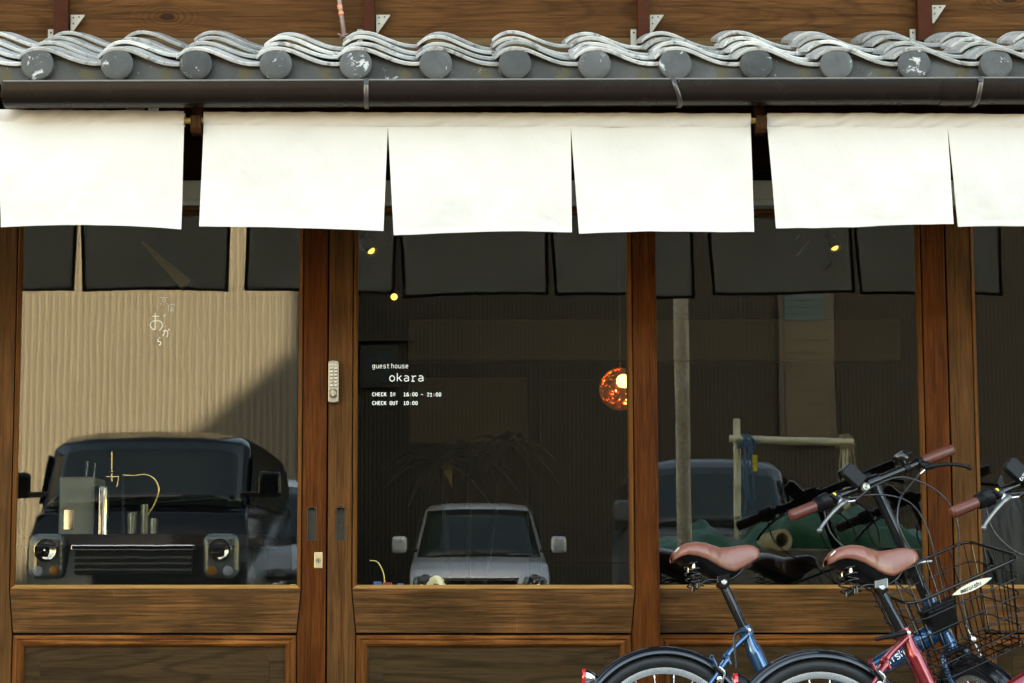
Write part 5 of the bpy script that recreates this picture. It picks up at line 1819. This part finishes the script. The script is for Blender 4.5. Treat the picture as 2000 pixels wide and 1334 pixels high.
    MB().tube([S(0.004, -0.025, 0.118), S(0.022, -0.028, 0.118), S(0.030, 0.015, 0.116), S(0.028, 0.052, 0.106)], [0.005, 0.006, 0.005, 0.004], 10).build('fold_lever', 'alloy', t, smooth=60)
    hbw = 0.288
    MB().tube([S(0, -hbw, HB_), S(0, -0.02, HB_), S(0, 0.02, HB_), S(0, hbw, HB_)], 0.0122, 20).build('handlebar', 'gloss', t, smooth=40)
    MB().tube([S(0, -0.022, HB_), S(0, 0.022, HB_)], 0.019, 20).build('bar_clamp', 'gloss', t, smooth=40)
    for s_, gl in ((-1, 0.083), (1, 0.112)):
        a, b = hbw, hbw - gl
        g_ = MB().tube([S(0, s_ * (a + 0.003), HB_), S(0, s_ * a, HB_), S(0, s_ * (a - 0.004), HB_), S(0, s_ * (b + 0.004), HB_), S(0, s_ * b, HB_)], [0.011, 0.0155, 0.0172, 0.0168, 0.0160], 24).build('grip', 'grip', t, smooth=40)
        mb = MB()
        nn = int(gl / 0.0062)
        for k in range(nn):
            l0 = b + 0.006 + k * 0.0062
            for an in (-100, -62, -24, 14):
                p0 = S(0.0174 * math.cos(R(an)), s_ * l0, HB_ + 0.0174 * math.sin(R(an)))
                p1 = S(0.0174 * math.cos(R(an + 16)), s_ * (l0 + 0.0034), HB_ + 0.0174 * math.sin(R(an + 16)))
                mb.tube([p0, p1], 0.0008, 4)
        mb.build('stitching', 'gripdark', g_)
    # twist shifter
    sx = -(hbw - 0.083)
    sf = MB().tube([S(0, sx, HB_), S(0, sx + 0.004, HB_), S(0, sx + 0.018, HB_), S(0, sx + 0.022, HB_), S(0, sx + 0.026, HB_), S(0, sx + 0.048, HB_), S(0, sx + 0.052, HB_)], [0.017, 0.0195, 0.0205, 0.022, 0.0255, 0.026, 0.020], 28).build('twist_shifter', 'satinblack', t, smooth=40)
    for k in range(28):
        a = 2 * math.pi * k / 28
        MB().tube([S(0.0202 * math.cos(a), sx + 0.003, HB_ + 0.0202 * math.sin(a)), S(0.0222 * math.cos(a), sx + 0.021, HB_ + 0.0222 * math.sin(a))], 0.0013, 4).build('shifter_rib', 'satinblack', sf)
    MB().lathe([(0.006, 0), (0.006, 0.003), (0.0001, 0.0034)], 12, S(0.024, sx + 0.060, HB_ + 0.008), Sd(1, 0, 0.2)).build('shifter_dot', 'yellow', sf, smooth=40)
    ind = MB().tube([S(0.024, sx + 0.050, HB_ + 0.012), S(0.026, sx + 0.062, HB_ - 0.010), S(0.022, sx + 0.095, HB_ - 0.016)], [0.007, 0.008, 0.006], 10).build('shifter_window', 'satinblack', sf, smooth=60)
    # brake levers
    for s_, l0 in ((-1, sx + 0.075), (1, hbw - 0.118)):
        b0 = S(0.0, l0 if s_ < 0 else l0, HB_)
        d_ = s_
        lc = MB().tube([S(0, l0 - 0.009, HB_), S(0, l0 + 0.009, HB_)], 0.0165, 18).build('brake_lever', 'satinblack', t, smooth=40)
        bd = MB().tube([S(0.010, l0, HB_ - 0.006), S(0.024, l0 + d_ * 0.004, HB_ - 0.017), S(0.030, l0 + d_ * 0.010, HB_ - 0.026)], [0.011, 0.0125, 0.009], 12).build('lever_body', 'satinblack' if s_ > 0 else 'alloy', lc, smooth=60)
        MB().tube(spline([S(0.030, l0 - d_ * 0.008, HB_ - 0.022), S(0.042, l0 + d_ * 0.022, HB_ - 0.028), S(0.050, l0 + d_ * 0.058, HB_ - 0.040), S(0.050, l0 + d_ * 0.092, HB_ - 0.056), S(0.047, l0 + d_ * 0.115, HB_ - 0.070)], 5), [0.0085] * 5 + [0.0062] * 5 + [0.0055] * 6 + [0.0052] * 5, 12).build('lever_blade', 'satinblack' if s_ > 0 else 'leverm', lc, smooth=60)
        MB().ball(S(0.047, l0 + d_ * 0.117, HB_ - 0.072), 0.0080, 14).build('lever_tip', 'satinblack' if s_ > 0 else 'leverm', lc, smooth=60)
        MB().tube([S(0.030, l0 - d_ * 0.012, HB_ - 0.026), S(0.033, l0 - d_ * 0.034, HB_ - 0.032)], 0.0036, 8).build('cable_ferrule', 'alloy', lc, smooth=60)
    # bell on the left side of the bar
    bc, bu = S(0.002, 0.122, HB_ + 0.012), Sd(0, -0.1, 1)
    be = MB().lathe([(0.006, 0.0), (0.006, 0.010), (0.023, 0.012), (0.0245, 0.016), (0.0245, 0.022), (0.0225, 0.023), (0.0225, 0.030), (0.019, 0.037), (0.010, 0.0395), (0.0001, 0.040)], 28, bc, bu).build('bell', 'gloss', t, smooth=35)
    MB().tube([S(0, 0.112, HB_), S(0, 0.130, HB_)], 0.0155, 18).build('bell_band', 'satinblack', be, smooth=40)
    MB().tube([S(0.012, 0.138, HB_ + 0.034), S(0.012, 0.152, HB_ + 0.036)], [0.003, 0.0055], 10).build('bell_striker', 'satinblack', be, smooth=60)
    # front lamp and reflector beside the stem
    lc_ = S(0.004, -0.052, HB_)
    fr_, lf_, u_ = Sd(1, 0, 0), Sd(0, 1, 0), Sd(0, 0, 1)
    ly = lambda f, l, s: lc_ + fr_ * f + lf_ * l + u_ * s
    dgl = (lf_ * -0.42 + u_ * 0.9).normalized()
    per = fr_.cross(dgl).normalized()
    base = ly(0.018, 0.004, 0.008)
    pp_ = []
    for dep in (-0.010, 0.016):
        for (aa, hh2) in ((-0.022, 0.0), (0.022, 0.0), (0.023, 0.058), (0.014, 0.068), (-0.014, 0.068), (-0.023, 0.058)):
            pp_.append(base + per * aa + dgl * hh2 + fr_ * dep)
    la = MB().add(pp_, [(0, 1, 2, 3, 4, 5), (11, 10, 9, 8, 7, 6)] + [(i, 6 + i, 6 + (i + 1) % 6, (i + 1) % 6) for i in range(6)]).build('front_lamp', 'satinblack', t, bevel=0.003)
    if red:
        tx = base + dgl * 0.006 + fr_ * 0.0175 - per * 0.0
        letters('lamp_lettering', 'CATEYE', tx - per * 0.021 * (1 if per.x > 0 else -1), per * (1 if per.x > 0 else -1), dgl, 0.012, 0.0072, 0.0014, 'white', la, 0.2)
    MB().lathe([(0.0145, 0), (0.0145, 0.006), (0.011, 0.011), (0.006, 0.010), (0.0001, 0.012)], 20, ly(0.014, 0.012, -0.006), fr_).build('clear_reflector', 'clearlens', la, smooth=30)
    MB().tube([ly(-0.004, -0.006, 0), ly(-0.004, 0.018, 0)], 0.0145, 16).build('lamp_band', 'satinblack', la, smooth=40)
    pb = ly(-0.030, 0.045, 0.020)
    MB().tube([pb - lf_ * 0.018, pb + lf_ * 0.022], [0.014, 0.012], 12).build('bar_mount', 'satinblack', t, smooth=40)
    # fork and front wheel
    fbot = piv - up * 0.155
    fx = Vector((fbot.x + 0.125, Y, 0.245))
    MB().tube([RT @ (piv - up * 0.135), RT @ fbot], 0.021, 20).build('fork_crown', paint, t, smooth=40)
    for s_ in (-1, 1):
        MB().tube(spline([RT @ (fbot + el * s_ * 0.012), RT @ (fbot + el * s_ * 0.040 - up * 0.03), RT @ (fx + el * s_ * 0.052)], 6), 0.0105, 12).build('fork_leg', paint, t, smooth=60)
    mf = RT @ Matrix.Translation(fx)
    wheel_at(mf)
    fender_at(mf, 10, 175)
    fb = MB().tube([RT @ (fbot + ef * 0.03 + el * -0.045), RT @ (fbot + ef * 0.045), RT @ (fbot + ef * 0.03 + el * 0.045)], 0.008, 10).build('front_brake', 'satinblack', t, smooth=60)
    MB().lathe([(0.0075, 0), (0.0075, 0.008), (0.0001, 0.009)], 14, RT @ (fbot + ef * 0.05 + el * 0.05 + up * 0.01), Sd(1, 0, 0)).build('brake_nut', 'alloy', fb, smooth=40)
    MB().tube([RT @ (fbot + ef * 0.05 + el * 0.05 + up * 0.055), RT @ (fbot + ef * 0.05 + el * 0.052 - up * 0.06)], 0.0016, 6).build('brake_wire', 'alloy', fb)

    # ---- wire basket; drawn for straight bars, then turned with them
    bk = {}
    cxr = piv + Vector((0.185, -0.025, 0.035)) + up * 0.11
    def rim(z, fx_, fy_):
        pts = []
        rc = 0.038
        for (sx_, sy_, a0_) in ((1, 1, 0), (-1, 1, 90), (-1, -1, 180), (1, -1, 270)):
            for k in range(7):
                a = R(a0_ + 15 * k)
                pts.append(Vector((sx_ * (fx_ - rc) + rc * math.cos(a), sy_ * (fy_ - rc) + rc * math.sin(a), z)))
        return pts
    H_ = 0.25
    lv = [(0.0, 0.128, 0.188, 0.0042), (-0.055, 0.122, 0.180, 0.0021), (-0.105, 0.115, 0.172, 0.0021), (-0.155, 0.108, 0.163, 0.0021), (-0.205, 0.103, 0.156, 0.0021), (-H_, 0.098, 0.150, 0.0024)]
    bo = None
    tf = lambda pts: [RT @ (cxr + Vector((p.x + p.z * -0.10, p.y, p.z + 0.12 * p.x * 0))) for p in pts]
    for (z, a_, b_, r_) in lv:
        m_ = MB().tube(tf(rim(z, a_, b_)), r_, 8, closed=True)
        if bo is None:
            bo = m_.build('basket', 'gloss', t, smooth=60)
        else:
            m_.build('basket_ring', 'gloss', bo, smooth=60)
    def ring_pt(z, x=None, y=None, sgn=1):
        f = -z / H_
        a_, b_ = 0.128 + (0.098 - 0.128) * f, 0.188 + (0.150 - 0.188) * f
        if y is not None:
            yy = y * b_
            return Vector((sgn * a_ * (1 - abs(y) ** 4.5) ** (1 / 4.5), yy, z))
        xx = x * a_
        return Vector((xx, sgn * b_ * (1 - abs(x) ** 4.5) ** (1 / 4.5), z))
    for k in range(-4, 5):
        y_ = k / 4.6
        pts = [ring_pt(z_, y=y_, sgn=1) for z_ in (0, -0.07, -0.14, -H_)] + [ring_pt(z_, y=y_, sgn=-1) for z_ in (-H_, -0.14, -0.07, 0)]
        MB().tube(tf(pts), 0.0019, 6).build('basket_wire', 'gloss', bo, smooth=50)
    for k in range(-2, 3):
        x_ = k / 2.8
        pts = [ring_pt(z_, x=x_, sgn=1) for z_ in (0, -0.07, -0.14, -H_)] + [ring_pt(z_, x=x_, sgn=-1) for z_ in (-H_, -0.14, -0.07, 0)]
        MB().tube(tf(pts), 0.0019, 6).build('basket_wire', 'gloss', bo, smooth=50)
    # maker's plate on the front of the basket
    pl = []
    n_ = 20
    for k in range(n_ + 1):
        s_ = k / n_ * 2 - 1
        hgt = 0.0115 * (1 - abs(s_) ** 2.2)
        pl.append((s_ * 0.068, hgt))
    vs_ = []
    for (y_, h_) in pl:
        for dx in (0.0, 0.002):
            vs_ += [Vector((0.130 + dx, y_ + 0.01, -0.020 + h_)), Vector((0.130 + dx, y_ + 0.01, -0.020 - h_))]
    fs = []
    for k in range(n_):
        a, b = 4 * k, 4 * (k + 1)
        fs += [(a, a + 1, b + 1, b), (a + 2, b + 2, b + 3, a + 3), (a, b, b + 2, a + 2), (a + 1, a + 3, b + 3, b + 1)]
    plo = MB().add(tf(vs_), fs).build('maker_plate', 'cream', bo)
    T3 = RT.to_3x3()
    letters('plate_lettering', 'maruishi', RT @ (cxr + Vector((0.1332 + 0.002, -0.030, -0.0255))), T3 @ Vector((0, 1, 0)), T3 @ Vector((0, 0, 1)), 0.017, 0.0090, 0.0022, 'satinblack', plo, 0.2)
    # bracket to the head tube
    bx_ = MB()
    for (a_, b_, c_, d_, e_, f_2) in ((0.02, 0.062, -0.045, 0.045, -0.075, 0.0), (0.02, 0.05, -0.06, 0.06, -0.012, 0.004)):
        bx_.box(a_, b_, c_, d_, e_, f_2)
    bx_.xform(RT @ Matrix.Translation(piv)).build('basket_bracket', 'satinblack', t, bevel=0.004)
    # ---- cables
    cab = MB()
    ends = [
        [S(0.033, hbw - 0.118 - 0.034, HB_ - 0.032), S(0.06, 0.07, HB_ - 0.055), S(0.10, 0.0, HB_ - 0.085), S(0.115, -0.045, HB_ - 0.15), S(0.09, -0.03, HB_ - 0.25), S(0.05, -0.02, HB_ - 0.36)],
        [S(0.033, sx + 0.075 + 0.034, HB_ - 0.032), S(0.07, -0.03, HB_ - 0.015), S(0.10, 0.05, HB_ - 0.028), S(0.11, 0.125, HB_ - 0.11), S(0.10, 0.14, HB_ - 0.21), S(0.06, 0.09, HB_ - 0.36), S(0.05, 0.05, HB_ - 0.5)],
        [S(0.022, sx + 0.098, HB_ - 0.017), S(0.05, -0.02, HB_ - 0.045), S(0.06, 0.05, HB_ - 0.10), S(0.05, 0.07, HB_ - 0.19), S(0.035, 0.05, HB_ - 0.32), S(0.03, 0.03, HB_ - 0.42)],
        [S(0.0, sx + 0.02, HB_ - 0.02), S(-0.01, sx + 0.015, HB_ - 0.09), S(-0.02, sx + 0.05, HB_ - 0.16), S(-0.03, sx + 0.11, HB_ - 0.22), S(-0.03, -0.02, HB_ - 0.36)],
    ]
    for e in ends:
        MB().tube(spline(e, 10), 0.0027, 8).build('cable', 'cablemat', t, smooth=60)
    t.rotation_euler = (R(-5.0), 0, 0)      # leaning on its stand
    return t


X_BLUE = U(1297, 1441, -0.44).x
make_bike('blue folding bicycle standing nearest the doors, with wire basket', X_BLUE, -0.50, 'bluepaint', R(-76), 0.0, 'maruishi', False)
make_bike('red folding bicycle in front of the blue one, cut by the right edge', X_BLUE + 0.400, -0.79, 'redpaint', R(-76), -0.014, 'maruishi', True)
